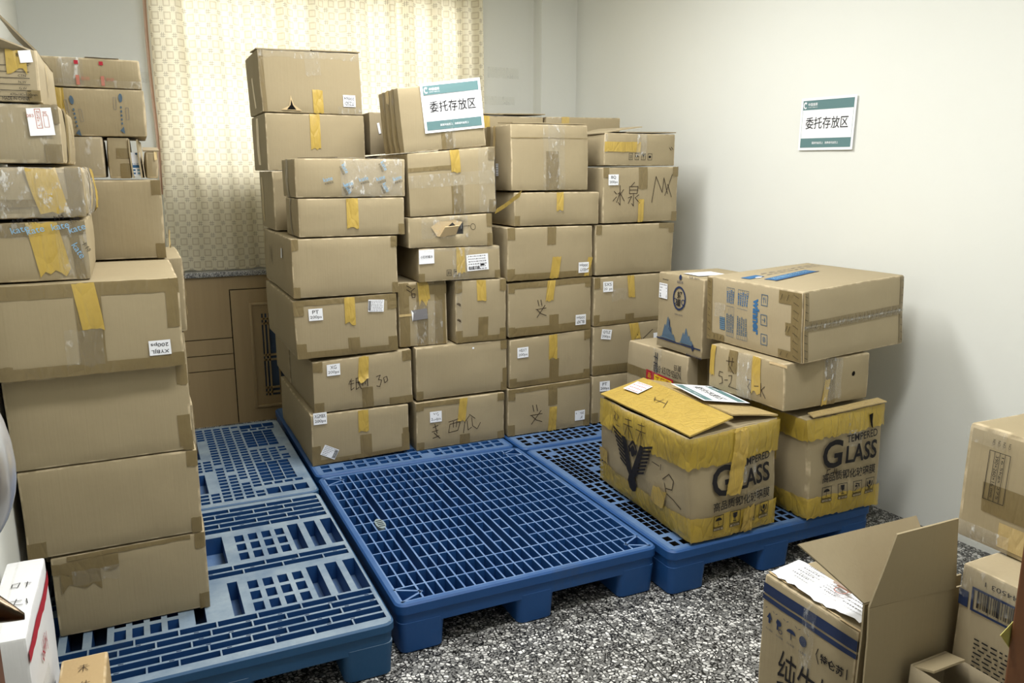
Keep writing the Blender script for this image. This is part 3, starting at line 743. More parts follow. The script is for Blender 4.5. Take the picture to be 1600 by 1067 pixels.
# ---------------------------------------------------------------- signs and printed marks
def sign_art(w, h, border=.012):
    a = Art().rect(0, 0, w, h, 'paper')
    iw, ih = w-2*border, h-2*border
    a.rect(0, ih/2-ih*.10, iw, ih*.20, 'teal', .0004).rect(0, -ih/2+ih*.10, iw, ih*.20, 'teal', .0004)
    a.frame(0, 0, iw, ih, .0012, 'teal', .0005)
    a.text('委托存放区', 0, ih*.02, ih*.25, 'ink', .0006, w=iw*.84, bold=.006)
    a.text('中国烟草', -iw*.30, ih*.415, ih*.065, 'paper', .0008, w=iw*.19, bold=.01).text('CHINA TOBACCO', -iw*.30, ih*.355, ih*.02, 'paper', .0008, w=iw*.19)
    cx, cy, r = -iw*.45, ih*.40, ih*.072
    a.ring(cx, cy, r*.75, r, r*.34, 'paper', .0008, 20, math.radians(45), math.radians(315)); a.disc(cx+r*.15, cy+r*.55, r*.25, r*.25, 'paper', .0009, 10)
    a.text('国家利益至上   消费者利益至上', 0, -ih*.40, ih*.05, 'paper', .0008, w=iw*.52, bold=.008)
    return a
def umbrella(a, x, y, s, m, z=0):
    a.frame(x, y, s, s, s*.05, m, z); a.disc(x, y+s*.05, s*.32, s*.26, m, z, 14, 0, math.pi); a.rect(x, y-s*.1, s*.04, s*.32, m, z)
    a.ring(x+s*.05, y-s*.27, s*.06, s*.06, s*.03, m, z, 8, math.pi, 2*math.pi)
    for k in range(3): a.rect(x-s*.2+k*s*.2, y+s*.40, s*.03, s*.07, m, z, -.3)
    a.rect(x, y-s*.66, s, s*.24, m, z); return a.rect(x, y-s*.66, s*.9, s*.16, 'kraft', z+.0004).text('怕湿', x, y-s*.66, s*.12, m, z+.0008, w=s*.6)
def goblet(a, x, y, s, m, z=0):
    a.frame(x, y, s, s, s*.05, m, z); a.poly([(x-s*.2, y+s*.36), (x-s*.16, y), (x-s*.03, y-s*.1), (x+s*.03, y-s*.1), (x+s*.16, y), (x+s*.2, y+s*.36)], m, z)
    a.rect(x, y-s*.2, s*.05, s*.2, m, z).rect(x, y-s*.32, s*.34, s*.05, m, z)
    a.rect(x, y-s*.66, s, s*.24, m, z); return a.rect(x, y-s*.66, s*.9, s*.16, 'kraft', z+.0004).text('易碎', x, y-s*.66, s*.12, m, z+.0008, w=s*.6)
def nohook(a, x, y, s, m, z=0):
    a.frame(x, y, s, s, s*.05, m, z); a.stroke([(x-s*.3, y-s*.3), (x+s*.3, y+s*.3)], s*.05, m, z); a.stroke([(x-s*.2, y+s*.3), (x+s*.1, y+s*.25), (x+s*.2, y)], s*.09, m, z)
    a.disc(x-s*.15, y+s*.1, s*.13, s*.1, m, z, 10); a.rect(x, y-s*.66, s, s*.24, m, z); return a.rect(x, y-s*.66, s*.9, s*.16, 'kraft', z+.0004).text('小心', x, y-s*.66, s*.12, m, z+.0008, w=s*.6)
def hands(a, x, y, s, m, z=0):
    a.frame(x, y, s, s, s*.05, m, z); a.disc(x, y+s*.1, s*.14, s*.2, m, z, 12)
    for q in (-1, 1): a.stroke([(x+q*s*.3, y+s*.2), (x+q*s*.26, y-s*.1), (x+q*s*.08, y-s*.25), (x+q*s*.08, y-s*.4)], s*.1, m, z)
    a.rect(x, y-s*.66, s, s*.24, m, z); return a.rect(x, y-s*.66, s*.9, s*.16, 'kraft', z+.0004).text('轻放', x, y-s*.66, s*.12, m, z+.0008, w=s*.6)
def barcode(a, x, y, w, h, m, n=30, z=0, seed=1):
    r = random.Random(seed); t = x-w/2
    while t < x+w/2:
        k = r.choice((1, 1, 2, 3))*w/n/2.2; a.rect(t+k/2, y, k, h, m, z); t += k+r.choice((1, 2))*w/n/2.2
    return a
def lines_art(w, h, n, m, seed=0, paper=None):
    a = Art(); r = random.Random(seed)
    if paper: a.rect(0, 0, w, h, paper)
    for i in range(n):
        x = -w*.42
        while x < w*.38:
            k = r.uniform(.03, .12)*w; k = min(k, w*.42-x); a.rect(x+k/2, h*.4-i*h*.8/max(1, n-1), k*.85, h*.30/n, m, .0006); x += k+w*.02
    return a
STK = {
 'silver': [[(-1.2, .5), (-1.5, 0)], [(-1.4, .3), (-1.0, .3)], [(-1.4, 0), (-1.0, .05)], [(-1.25, .3), (-1.3, -.6), (-1.0, -.4)], [(-.8, .5), (-.4, .5), (-.4, .1), (-.8, .1)], [(-.75, .5), (-.8, -.6), (-.5, -.4)], [(-.6, .1), (-.3, -.6)], [(-.1, .3), (-.15, -.3)], [(.1, .4), (.1, -.2)], [(.3, .5), (.35, -.4)], [(1.2, .4), (1.6, .5), (1.4, .1), (1.7, 0), (1.5, -.6), (1.2, -.5)], [(1.9, .2), (2.2, .3), (2.3, -.1), (2.0, -.3), (1.9, .2)]],
 'ice': [[(-1.6, .3), (-1.4, .1)], [(-1.7, -.4), (-1.4, -.1)], [(-1.1, .7), (-1.1, -.7), (-1.25, -.5)], [(-1.3, .1), (-1.1, .2), (-1.4, -.5)], [(-.8, .4), (-1.05, .1), (-.75, -.4)], [(.1, .9), (-.2, .6)], [(-.3, .6), (.4, .6), (.35, .1), (-.3, .1), (-.3, .6)], [(-.3, .35), (.4, .35)], [(.05, .1), (.05, -.8), (-.1, -.6)], [(-.4, -.2), (-.1, -.1), (-.4, -.6)], [(.5, 0), (.2, -.2), (.6, -.6)]],
 'em': [[(-.7, -.9), (-.4, .7), (.1, -.3), (.2, .6), (.5, -.4)], [(.3, -.5), (.8, .8)], [(.5, .2), (.8, -.6)]],
 'three': [[(-.3, .6), (.2, .75)], [(-.4, .2), (.2, .3)], [(-.3, -.4), (.3, -.25)], [(-.1, .9), (.1, 0)], [(-.2, .1), (.4, -.5)]],
 'melon': [[(-.9, .5), (.2, .7)], [(-.8, .3), (-.9, -.4), (-.1, -.3), (.1, .4), (-.8, .3)], [(-.5, .5), (-.5, 0)], [(-.2, .5), (-.25, 0)], [(.9, .8), (.5, .3), (.4, -.6)], [(.7, .4), (.8, -.4), (1.1, -.2)], [(1.1, .6), (1.2, -.1), (1.6, -.4), (1.9, .1)], [(.9, .9), (1.4, .5)]],
 'slash': [[(-.3, .7), (-.2, .2)], [(.0, .7), (.1, .2)], [(-.5, -.1), (.5, -.05)], [(-.4, -.1), (0, -.5), (.5, -.7)], [(.4, .2), (-.4, -.8)]],
 'six': [[(-.4, .8), (.1, .5)], [(-.4, .4), (0, .1)], [(.5, .5), (.1, .2), (.2, -.5), (.5, -.5), (.5, -.1), (.15, -.1)]],
 'double': [[(-.5, .8), (-.2, .7), (-.5, .2)], [(-.5, .5), (-.15, .2)], [(0, .7), (.2, .6), (0, .2)], [(-.6, -.2), (-.7, -.9)], [(-.3, -.3), (.2, -.9)], [(-.1, -.1), (.4, -.1)]],
 'five': [[(-.2, .6), (-.7, .6), (-.8, .1), (-.4, .1), (-.3, -.3), (-.7, -.6), (-1, -.4)], [(0, .05), (.35, .1)], [(.5, .6), (.55, 0), (.95, .05)], [(.8, .5), (.8, -.5)]],
 'fivetwo': [[(-1.6, .1), (-2.0, .1), (-2.1, -.3), (-1.7, -.3), (-1.65, -.8), (-2.0, -1.0)], [(-1.4, -.5), (-1.0, -.4)], [(-.9, 0), (-.5, .1), (-.6, -.5), (-.9, -.9), (.3, -.9)], [(-1.2, 1.2), (-.3, 1.3)], [(-.9, 1.6), (-.9, .9)], [(-.5, 1.6), (-.55, .9)], [(-.8, .8), (-.3, .3)], [(1.3, .2), (1.7, .2), (1.4, -.4), (1.8, -.9)], [(2.0, -.2), (2.5, -.1)], [(2.7, .2), (2.7, -.9)], [(3.1, 0), (2.75, -.35), (3.2, -.9)]],
 'cross': [[(-.5, .5), (.6, .6)], [(-.2, .9), (-.3, .1)], [(.2, 1), (.2, .1)], [(-.7, 0), (.8, .1)], [(0, .1), (-.5, -.7)], [(.1, 0), (.6, -.8)]],
 'loop': [[(-.8, .4), (-.2, .9), (.3, .6), (.2, 0), (-.4, -.1)], [(-.6, .2), (-.4, -.4), (.3, -.6), (1.0, -1.0)]],
 'tian': [[(-.4, .7), (.4, .75)], [(-.6, .3), (.6, .35)], [(0, .9), (0, -.6)], [(-.05, .3), (-.5, -.5)], [(.05, .3), (.5, -.5)]],
}
def K(*a, label, **k):
    return Carton(box8(*a, **{q: k.pop(q) for q in list(k) if q in ('tl', 'tr', 'bl', 'br', 'dxb', 'dxt', 'yaw')}), label=label, **k)

# ---------------------------------------------------------------- cartons: tall near stack at the left
GL = 'cartons of the near left stack'
b = K(-.952, -.533, .255, .755, .185, .437, label='bottom carton of the near left stack, loose brown tape at its upper left', group=GL, tl=-.004)
b.patch('F', .0, .42, .76, .93, 'tape_brown', 'tape', b.root, rag=.01, seed=3, wr=.004); b.patch('F', .05, .30, .60, .78, 'tape_brown', 'tape', b.root, rag=.02, seed=5, wr=.004); b.cor('F', 'bd', .03, .05); b.hor('F', .985, .02, .1, .9)
b.film('F', .12, .42, .64, .80)
b = K(-1.008, -.536, .255, .755, .441, .706, label='plain carton second from the bottom of the near left stack', group=GL); b.cor('F', 'bd', .03, .05); b.cor('F', 'a', .05, .05)
b = K(-1.014, -.543, .255, .755, .710, .976, label='plain carton third from the bottom of the near left stack', group=GL, tl=-.004); b.cor('F', 'bd', .03, .06); b.patch('F', .92, .995, .05, .42, 'tape_brown', 'tape', b.root, seed=2)
b = K(-1.014, -.549, .205, .76, .984, 1.237, label='carton with an upside-down XYBJL sticker in the near left stack', group=GL, bl=-.004)
b.lab(['XYBJL', '200ps'], .865, .23, rot=math.pi, w=.058, h=.043)
b.brn('F', .50, 0, .95, .065); b.yel('F', .50, .5, 1.0, .055, skew=-.03); b.hor('F', .06, .035); b.hor('F', .95, .05, 0, 1); b.cor('F', 'abd', .04, .04); b.patch('F', .92, .99, .45, .9, 'tape_brown', 'tape', b.root, seed=4); b.film('F', .36, .56, .1, .5)
b = K(-1.018, -.770, .245, .72, 1.242, 1.396, label='carton with wide yellow tape and pale blue lettered tape, just above the XYBJL one', group=GL, tr=.006)
b.yel('F', .62, .14, 1.0, .075, skew=-.08, rag=.012); b.hor('F', .93, .05, 0, 1); b.patch('F', .84, .94, 0, 1, 'tape_brown', 'tape', b.root, seed=8, skew=-.05); b.film('F', .7, 1, .0, 1); b.film('F', .0, .5, .75, 1)
for u, v, r in ((.92, .88, .25), (.91, .5, -1.1), (.76, .93, .15), (.52, .88, .2), (.38, .9, .2)): b.art('F', u, v, Art().text('kate', 0, 0, .017, 'light_blue', 0, w=.042).text('卡特', .0, .022, .012, 'ink', 0, w=.03), 'tape_lettering', b.root, rot=r, off=.011)
b = K(-1.018, -.768, .25, .74, 1.410, 1.544, label='film-wrapped bulging carton with a yellow tape strip in the near left stack', group=GL, bulge=.012, rough=.006, bev=.014)
b.film('F', 0, 1, 0, 1, 'film_heavy', 2); b.film('R', 0, 1, 0, 1, 'film_heavy', 3); b.yel('F', .66, .05, 1.0, .07, skew=-.09, rag=.012); b.brn('F', .94, 0, 1, .05); b.hor('F', .3, .02)
b.yel('R', .35, .1, 1, .035, m='tape_tan'); b.patch('R', .6, .72, -.0, 1, 'tape_yellow', 'tape', b.root, rag=.02, seed=9, wr=.01, off=.008, label='loose hanging yellow tape')
b = K(-1.018, -.803, .25, .79, 1.554, 1.705, label='clear-taped carton with a red-stamped white paper in the near left stack', group=GL, bulge=.008, rough=.004, bev=.010)
b.film('F', .35, 1, 0, 1, 'film', 2); b.cor('F', 'bd', .04, .05); b.brn('R', .25, 0, 1, .05); b.yel('R', .45, .3, 1, .012, m='tape_tan')
a = Art().rect(0, 0, .058, .07, 'paper'); a.frame(-.004, .008, .014, .05, .0015, 'red_faint', .0006); a.text('通讯', -.004, .008, .04, 'red_faint', .0006, w=.008); a.text('0831', -.02, .016, .008, 'red_faint', .0006); a.text('苏', .012, .02, .012, 'red_faint', .0006).frame(.013, 0, .012, .03, .001, 'red_faint', .0006); b.art('F', .80, .70, a, 'delivery_slip', b.root, rot=.06, off=.008, label='white slip with a red stamp')
b = K(-1.018, -.838, .25, .78, 1.709, 1.838, label='open-topped carton with ruled black print and lifted flaps, topmost of the near left stack', group=GL, mat='kraft_pale', open_top=True)
a = Art()
for i, t in enumerate(('', '', 'CTN', 'N.W', 'G.W', '470x182x130mm')):
    a.rect(-.02, .02-i*.0155, .10, .0014, 'ink', .0004)
    if t: a.text(t, .013, .026-i*.0155, .006, 'ink', .0004)
a.text('800U', .018, .046, .009, 'ink', .0004).text('MADE IN CHINA', -.005, -.062, .008, 'ink', .0004, w=.06)
b.art('F', .72, .54, a, 'printed_form', b.root, off=.003); b.yel('F', .74, .6, 1, .045, m='tape_yellow', rag=.012)
b.art('F', .86, .87, Art().rect(0, 0, .028, .03, 'paper'), 'paper_scrap', b.root, rot=.12, off=.006, label='white paper scrap'); b.yel('R', .42, .35, .9, .014, m='tape_tan'); b.cor('F', 'b', .03, .03); b.pen([[(-.3, .5), (.3, -.5)], [(-.2, -.5), (.4, .3)]], .4, .35, .03, 'R')
b.flap([(-.842, .26, 1.838), (-.842, .77, 1.838), (-.925, .76, 1.93), (-.925, .27, 1.93)], 'kraft_grey')
b.flap([(-1.015, .257, 1.838), (-.845, .257, 1.838), (-.95, .19, 1.872), (-1.012, .17, 1.885)], 'kraft_grey')

# rear left stack behind it
GB = 'cartons of the rear left stack'
for i, (x1, z0, z1, t) in enumerate(((-.535, .185, .44, 'bottom'), (-.512, .444, .70, 'second'), (-.520, .704, .97, 'third'), (-.508, .974, 1.236, 'fourth'))):
    b = K(-1.03, x1, .80, 1.30, z0, z1, label='carton edge peeping out behind the near left stack, %s from the floor' % t, group=GB); b.yel('R', .1, .2, .8, .03, m='tape_tan')
b = K(-1.036, -.556, .79, 1.27, 1.241, 1.504, label='large plain brown carton in the rear left stack just above the XYBJL one', group=GB); b.cor('F', 'bd', .03, .05)
b.patch('R', .0, .09, .15, .35, 'tape_tan', 'tape', b.root, off=.012, rag=.01, seed=4, wr=.012)
b.yel('T', .5, .0, 1, .03, m='tape_tan')
b = K(-1.0, -.719, .82, 1.2, 1.513, 1.645, label='small plain pale carton in the rear left stack left of the open one', group=GB, mat='kraft_pale'); b.brn('R', .1, 0, 1, .03); b.film('F', .75, 1, .1, 1)
b = K(-.705, -.640, .83, 1.15, 1.510, 1.643, label='narrow open carton holding a blue-printed white sheet, rear left stack', group=GB, open_top=True); b.cor('F', 'b', .03, .05); b.patch('F', .4, 1, .5, .75, 'tape_brown', 'tape', b.root, seed=5)
b.flap([(-.638, .82, 1.512), (-.637, 1.15, 1.512), (-.640, 1.15, 1.64), (-.641, .82, 1.64)], 'kraft_pale'); b.flap([(-.612, .83, 1.512), (-.600, 1.15, 1.512), (-.604, 1.15, 1.64), (-.616, .83, 1.64)], 'kraft_pale')
a = Art().rect(0, 0, .030, .078, 'label'); a.text('4.5.2V', 0, .0, .006, 'blue_print', .0005, w=.024).rect(0, -.008, .028, .009, 'blue_print', .0005)
for i, y in enumerate((-.02, -.031)): a.rect(-.007, y, .010, .006, 'blue_print', .0005).rect(.008, y, .009, .006, 'light_blue', .0005)
a.disc(.004, .034, .004, .003, 'blue_print', .0005, 8)
b.art('F', 1.26, .36, a, 'printed_sheet', b.root, off=-.02, label='white sheet with blue print')
b = K(-.594, -.560, .84, 1.0, 1.510, 1.60, label='small torn narrow carton standing at the right end of the rear left stack', group=GB, dxt=.004, rough=.006); b.flap([(-.60, .835, 1.602), (-.548, .835, 1.602), (-.552, .87, 1.612), (-.60, .87, 1.612)], 'kraft_grey'); b.yel('F', .9, .7, 1, .012, m='tape_tan')
b = K(-1.034, -.579, .82, 1.25, 1.649, 1.80, label='carton with blue arrow marks and yellow tape, second from top of rear left stack', group=GB)
b.yel('F', .42, .35, 1.0, .055); 
a = Art()
for i in range(5): a.rect(0, -i*.013, .005, .007, 'slate_print')
a.disc(.0, .03, .006, .014, 'slate_print').poly([(-.008, -.075), (.004, -.062), (.006, -.085)], 'slate_print').frame(.018, -.02, .009, .04, .001, 'grey_print').frame(-.018, .012, .009, .04, .001, 'grey_print')
b.art('F', .84, .62, a, 'printed_mark', b.root, off=.003); b.art('F', .53, .55, a, 'printed_mark', b.root, off=.004, rot=.1)
b = K(-1.03, -.585, .83, 1.22, 1.804, 1.896, label='flat carton with red print and clear tape, topmost of the rear left stack', group=GB); b.film('F', .45, .62, 0, 1); b.patch('F', .48, .6, 0, 1, 'film_heavy', 'clear_film', b.root, seed=6, wr=.006)
a = Art().rect(0, .03, .012, .012, 'red').rect(0, -.025, .01, .03, 'red_faint').text('易碎', .022, -.02, .012, 'red_faint')
b.art('F', .58, .5, a, 'red_print', b.root, off=.008); b.art('F', .74, .5, a, 'red_print', b.root, off=.004); b.hor('F', .1, .03, .4, 1, 'film', .004)
b.yel('T', .75, 0, .3, .1, m='tape_tan')

# ---------------------------------------------------------------- first middle stack
G1g = 'cartons of the left middle stack'
b = K(.012, .486, 1.365, 2.19, .185, .428, label='long bottom carton of the left middle stack with a tilted barcode sticker', group=G1g, br=.012)
b.lab(['XGMBX', '200ps'], .09, .93); b.yel('F', .52, .55, 1, .05); b.brn('F', .54, 0, .48); b.cor('F', 'ab', .04, .09); b.patch('F', .93, .995, .1, .5, 'tape_brown', 'tape', b.root, seed=3); b.hor('F', .03, .03)
a = lines_art(.075, .05, 6, 'grey_print', 3, 'label'); barcode(a, .028, .0, .016, .04, 'ink', 12, .0007); b.art('F', .17, .23, a, 'sticker', b.root, rot=-.5, off=.004, label='tilted white barcode sticker')
b = K(.034, .508, 1.37, 1.95, .436, .688, label='carton with an XG sticker and handwritten marks in the left middle stack', group=G1g, tl=-.012, tr=.010)
b.lab(['XG', '200ps'], .20, .82); b.yel('F', .50, .55, 1, .05, skew=.02, rag=.012, curl=.01); b.brn('F', .53, 0, .40); b.pen(STK['silver'], .50, .5, .05, wd=.0028); b.cor('F', 'acd', .045, .05); b.hor('F', .04, .05, .75, 1)
b = K(.03, .50, 1.965, 2.42, .436, .690, label='carton behind the XG one in the left middle stack, seen from the side', group=G1g)
b = K(-.030, .446, 1.37, 2.18, .700, .966, label='carton with a PT sticker and a barcode sticker in the left middle stack', group=G1g, tr=.008, dxt=-.006)
b.lab(['PT', '200ps'], .20, .75); b.yel('F', .53, .55, 1, .05, rag=.012); b.brn('F', .55, 0, .30); b.cor('F', 'abcd', .045, .07); b.hor('F', .05, .035); b.hor('F', .96, .03)
a = lines_art(.075, .056, 7, 'grey_print', 5, 'label'); barcode(a, -.031, 0, .01, .045, 'ink', 9, .0007); b.art('F', .79, .82, a, 'sticker', b.root, rot=-.08, off=.004, label='white barcode sticker')
b = K(-.030, .451, 1.37, 2.18, .979, 1.243, label='plain-fronted carton in the left middle stack just above the PT one', group=G1g); b.cor('F', 'abcd', .03, .05)
b.pen(STK['em'], .30, .55, .07, 'L'); b.art('L', .72, .7, Art().rect(0, 0, .03, .045, 'label'), 'sticker', b.root, off=.004); b.patch('L', .02, .06, .3, .95, 'tape_tan', 'tape', b.root, seed=2)
b = K(.007, .493, 1.37, 1.68, 1.249, 1.418, label='low carton with one yellow tape strip in the left middle stack', group=G1g); b.yel('F', .50, .22, 1, .055); b.cor('F', 'b', .03, .05); b.brn('L', .5, 0, 1, .03)
b = K(.001, .500, 1.37, 1.68, 1.422, 1.590, label='low carton with a crumpled clear film patch lettered in blue, left middle stack', group=G1g)
b.film('F', .40, .97, .0, 1.0, 'film_heavy', 2); b.film('T', .40, .97, .0, .5, 'film_heavy', 2)
for u, v, r in ((.28, .48, .25), (.46, .35, .2), (.60, .48, .25), (.76, .50, .3), (.92, .5, .3), (.44, .75, -1.1), (.80, .82, -1.1), (.46, .22, -1.1), (.81, .25, -1.1)): b.art('F', u, v, Art().text('kate', 0, 0, .018, 'light_blue', 0, w=.042).text('卡特货运', .0, -.018, .010, 'ink', 0, w=.042), 'tape_lettering', b.root, rot=r, off=.010)
b.brn('L', .45, 0, 1, .05)
GD = 'cartons of the stack against the curtain'
b = K(-.020, .470, 1.85, 2.28, 1.250, 1.537, label='lowest carton of the stack right in front of the curtain, mostly hidden', group=GD); b.patch('L', .2, .3, .1, .9, 'tape_tan', 'tape', b.root)
b = K(-.038, .446, 1.85, 2.30, 1.541, 1.811, label='middle carton of the stack in front of the curtain, with a long yellow tape strip', group=GD, dxt=.0); b.yel('F', .49, .38, 1, .05); b.pen([[(-1, 0), (1, .05)]], .5, .22, .1, wd=.002); b.patch('L', .4, .55, .1, .95, 'tape_tan', 'tape', b.root)
b = K(-.045, .440, 1.85, 2.28, 1.815, 2.10, label='carton with an upside-down TZSD sticker, highest one in front of the curtain', group=GD, dxt=-.010, tr=.008, bl=.0)
b.lab(['TZSD', '200ps'], .87, .22, rot=math.pi); b.yel('F', .55, -.0, .38, .05); b.film('F', .45, .60, .6, 1); b.film('F', .0, 1, .88, 1, 'film', 3); b.hor('F', .06, .035, .75, 1, 'film', .003); b.patch('F', .01, .05, 0, 1, 'tape_brown', 'tape', b.root)
b.art('F', .28, .11, Art().poly([(-.05, -.02), (-.01, .0), (0, .05), (.012, .005), (.05, -.022)], 'torn').poly([(-.022, -.018), (-.004, .004), (0, .03), (.007, .003), (.022, -.018)], 'dark', .0005), 'tear', b.root, off=.004, label='small tear')
b.flap([(-.06, 1.845, 2.098), (.19, 1.845, 2.104), (.19, 2.05, 2.112), (-.06, 2.05, 2.106)]); b.flap([(.20, 1.843, 2.106), (.435, 1.843, 2.109), (.435, 2.05, 2.116), (.20, 2.05, 2.112)])
b.patch('L', .5, .6, .1, .6, 'tape_tan', 'tape', b.root)

# second middle stack
G2g = 'cartons of the right middle stack'
b = K(.519, .998, 1.362, 2.16, .185, .428, label='bottom carton with an XG sticker and black scribbles in the right middle stack', group=G2g, tl=-.002)
b.lab(['XG', '200ps'], .21, .68); b.pen(STK['three'], .21, .32, .055); b.pen(STK['melon'], .47, .40, .062, wd=.003); b.yel('F', .51, .50, 1, .042, skew=.03); b.brn('F', .54, 0, .22); b.cor('F', 'abcd', .04, .04); b.hor('F', .96, .03, 0, .5, 'tape_brown')
b = K(.531, 1.013, 1.37, 2.16, .438, .700, label='plain carton second from the bottom of the right middle stack', group=G2g); b.cor('F', 'abd', .035, .045); b.patch('F', .95, 1, .1, .45, 'tape_brown', 'tape', b.root); b.art('F', .62, .9, Art().disc(0, 0, .006, .005, 'label'), 'dent', b.root)
b = K(.459, .706, 1.40, 2.0, .706, 1.016, label='narrow brown-taped carton with a small grey card stuck on its front', group=G2g)
for u, wd in ((.12, .05), (.48, .055), (.85, .055)): b.brn('F', u, 0, 1, wd)
b.hor('F', .88, .05); b.yel('F', .52, .68, 1, .055, skew=-.03, rag=.02); b.pen(STK['six'], .25, .84, .045); b.hor('F', .5, .012, 0, .28, 'tape_tan', .003)
b.art('F', .42, .50, Art().rect(0, 0, .075, .05, 'grey_print').poly([(-.04, -.03), (-.03, .012), (-.04, .027)], 'paper', .0004), 'card_scrap', b.root, rot=.08, off=.006, label='grey and white card scrap'); b.film('F', .3, .9, 0, .7)
b = K(.737, 1.009, 1.37, 2.0, .706, 1.014, label='narrow carton with a short yellow strip beside the one with the grey card', group=G2g)
b.yel('F', .50, .66, 1, .05); b.brn('F', .53, 0, .40); b.cor('F', 'abcd', .035, .06); b.patch('F', .02, .12, 0, 1, 'film', 'clear_film', b.root, seed=2); b.hor('F', .04, .03)
b.pen([[(-.3, .2), (.3, -.2)], [(-.1, .3), (.3, 0)]], .06, .62, .03); b.pen([[(-.3, .2), (.3, -.2)], [(-.1, .3), (.3, 0)]], .06, .36, .03)
b = K(.556, .979, 1.37, 2.1, 1.020, 1.178, label='low carton with two white stickers, one with a barcode, in the right middle stack', group=G2g)
a = Art().rect(0, 0, .075, .066, 'label').text('小钉柠檬冰', 0, 0, .014, 'ink', .0006, w=.06); b.art('F', .09, .76, a, 'sticker', b.root, rot=.03, off=.004, label='white handwritten sticker')
a = lines_art(.115, .078, 6, 'grey_print', 8, 'label'); barcode(a, -.02, -.026, .06, .012, 'ink', 22, .0007); a.disc(.025, -.012, .012, .004, 'ink', .0007); b.art('F', .71, .52, a, 'sticker', b.root, rot=.04, off=.004, label='white barcode sticker')
b.yel('F', .50, .2, 1, .045, rag=.01); b.film('F', .40, .60, 0, 1)
a = Art(); umb = 0
a.frame(-.018, 0, .024, .03, .002, 'ink').rect(-.022, 0, .003, .016, 'ink').rect(-.014, 0, .003, .016, 'ink'); a.frame(.018, 0, .024, .03, .002, 'ink').disc(.018, .002, .008, .007, 'ink', 0, 10, 0, math.pi).rect(.018, -.004, .002, .014, 'ink')
b.art('F', .40, .24, a, 'printed_icons', b.root); b.cor('F', 'ab', .03, .04); b.hor('F', .96, .02, 0, 1, 'film', .003)
b = K(.508, .937, 1.37, 2.0, 1.182, 1.324, label='low carton with a ragged torn hole in its front, right middle stack', group=G2g, tl=-.002, tr=.014, rough=.005, hole=('F', .48, .62, .45, .8), step=.03)
a = Art().poly([(-.085, .012), (-.05, .035), (.03, .04), (.075, .028), (.06, .012), (.035, -.02), (-.02, -.042), (-.055, -.035)], 'torn').poly([(.0, .012), (.02, .028), (.036, .012), (.03, -.012), (.012, -.018)], 'dark', .001)
b.art('F', .46, .60, a, 'torn_hole', b.root, off=.004, label='torn open patch of bare card')
b.flap([(.66, 1.366, 1.235), (.745, 1.366, 1.24), (.75, 1.335, 1.285), (.68, 1.34, 1.28)], 'torn', 'torn_flap', .004)
b.film('F', .15, .7, .3, 1); b.art('F', .68, .62, lines_art(.05, .012, 1, 'pen', 2), 'handwriting', b.root); b.art('F', .76, .62, Art().ring(0, 0, .013, .015, .002, 'pen'), 'handwriting', b.root); b.cor('F', 'bd', .03, .06)
b = K(.518, .955, 1.37, 2.2, 1.328, 1.615, label='carton crossed with clear and brown tape directly under the one with the paper sign', group=G2g, tr=.038, br=.016, dxt=-.004)
b.yel('F', .53, .65, 1.0, .048, skew=-.02); b.brn('F', .55, 0, .45, .06); b.hor('F', .55, .06, 0, 1, 'film', .003); b.film('F', .5, .64, 0, .6); b.hor('F', .74, .02, 0, .5); b.cor('F', 'bd', .035, .06); b.film('F', .8, 1, 0, 1)
b = Carton([(.501, 1.375, 1.618), (.911, 1.375, 1.656), (.911, 1.69, 1.656), (.501, 1.69, 1.618), (.479, 1.375, 1.903), (.880, 1.375, 1.955), (.880, 1.69, 1.955), (.479, 1.69, 1.903)], label='tilted carton bearing a printed paper sign, top of the right middle stack', group=G2g)
b.art('F', .625, .655, sign_art(.30, .222), 'paper_sign', b.root, rot=.012, off=.006, label='white and grey-green paper sign with black Chinese lettering'); b.brn('F', .52, 0, .42, .055); b.film('F', .5, .62, 0, .45)
for u in (.25, .5, .75): b.brn('L', u, 0, 1, .035)
b.yel('L', .5, .8, 1, .05, m='tape_tan'); b.yel('T', .75, 0, .4, .05, m='tape_yellow')
GBk = 'cartons of the back row'
b = K(.478, .945, 1.87, 2.2, 1.660, 1.83, label='carton in the back row half hidden behind the one bearing the paper sign', group=GBk, bl=-.040, mat='kraft_grey'); b.art('F', .10, .62, Art().rect(0, 0, .012, .05, 'label'), 'sticker', b.root, rot=.2, off=.004)

# third stack
G3g = 'cartons of the left stack by the wall'
b = K(1.018, 1.507, 1.362, 2.16, .185, .437, label='bottom carton with an upside-down KL sticker and black scribble, left stack by the wall', group=G3g, tr=.008)
b.lab(['KL', '200ps'], .87, .25, rot=math.pi); b.pen(STK['slash'], .33, .42, .07); b.yel('F', .53, .0, .52, .045, skew=.01); b.brn('F', .53, .55, 1); b.cor('F', 'abc', .04, .06); b.hor('F', .97, .03)
b = K(1.030, 1.507, 1.37, 2.16, .449, .702, label='carton with an upright HBXY sticker at its left, left stack by the wall', group=G3g, tl=-.008, tr=.012, bl=-.006)
b.lab(['HBXY', '200ps'], .15, .72); b.yel('F', .52, .50, 1, .05); b.brn('F', .54, 0, .5); b.cor('F', 'abd', .04, .05); b.hor('F', .06, .03)
b = K(1.025, 1.503, 1.37, 2.16, .717, .991, label='carton with an upside-down BLXF sticker and scribble in the left stack by the wall', group=G3g, tl=-.006, tr=.003, bl=-.006)
b.lab(['BLXF', '200ps'], .87, .20, rot=math.pi); b.yel('F', .50, .62, 1, .045, skew=.03); b.brn('F', .54, 0, .35); b.pen(STK['slash'], .38, .50, .06); b.cor('F', 'abcd', .035, .05); b.hor('F', .07, .05); b.hor('F', .95, .03)
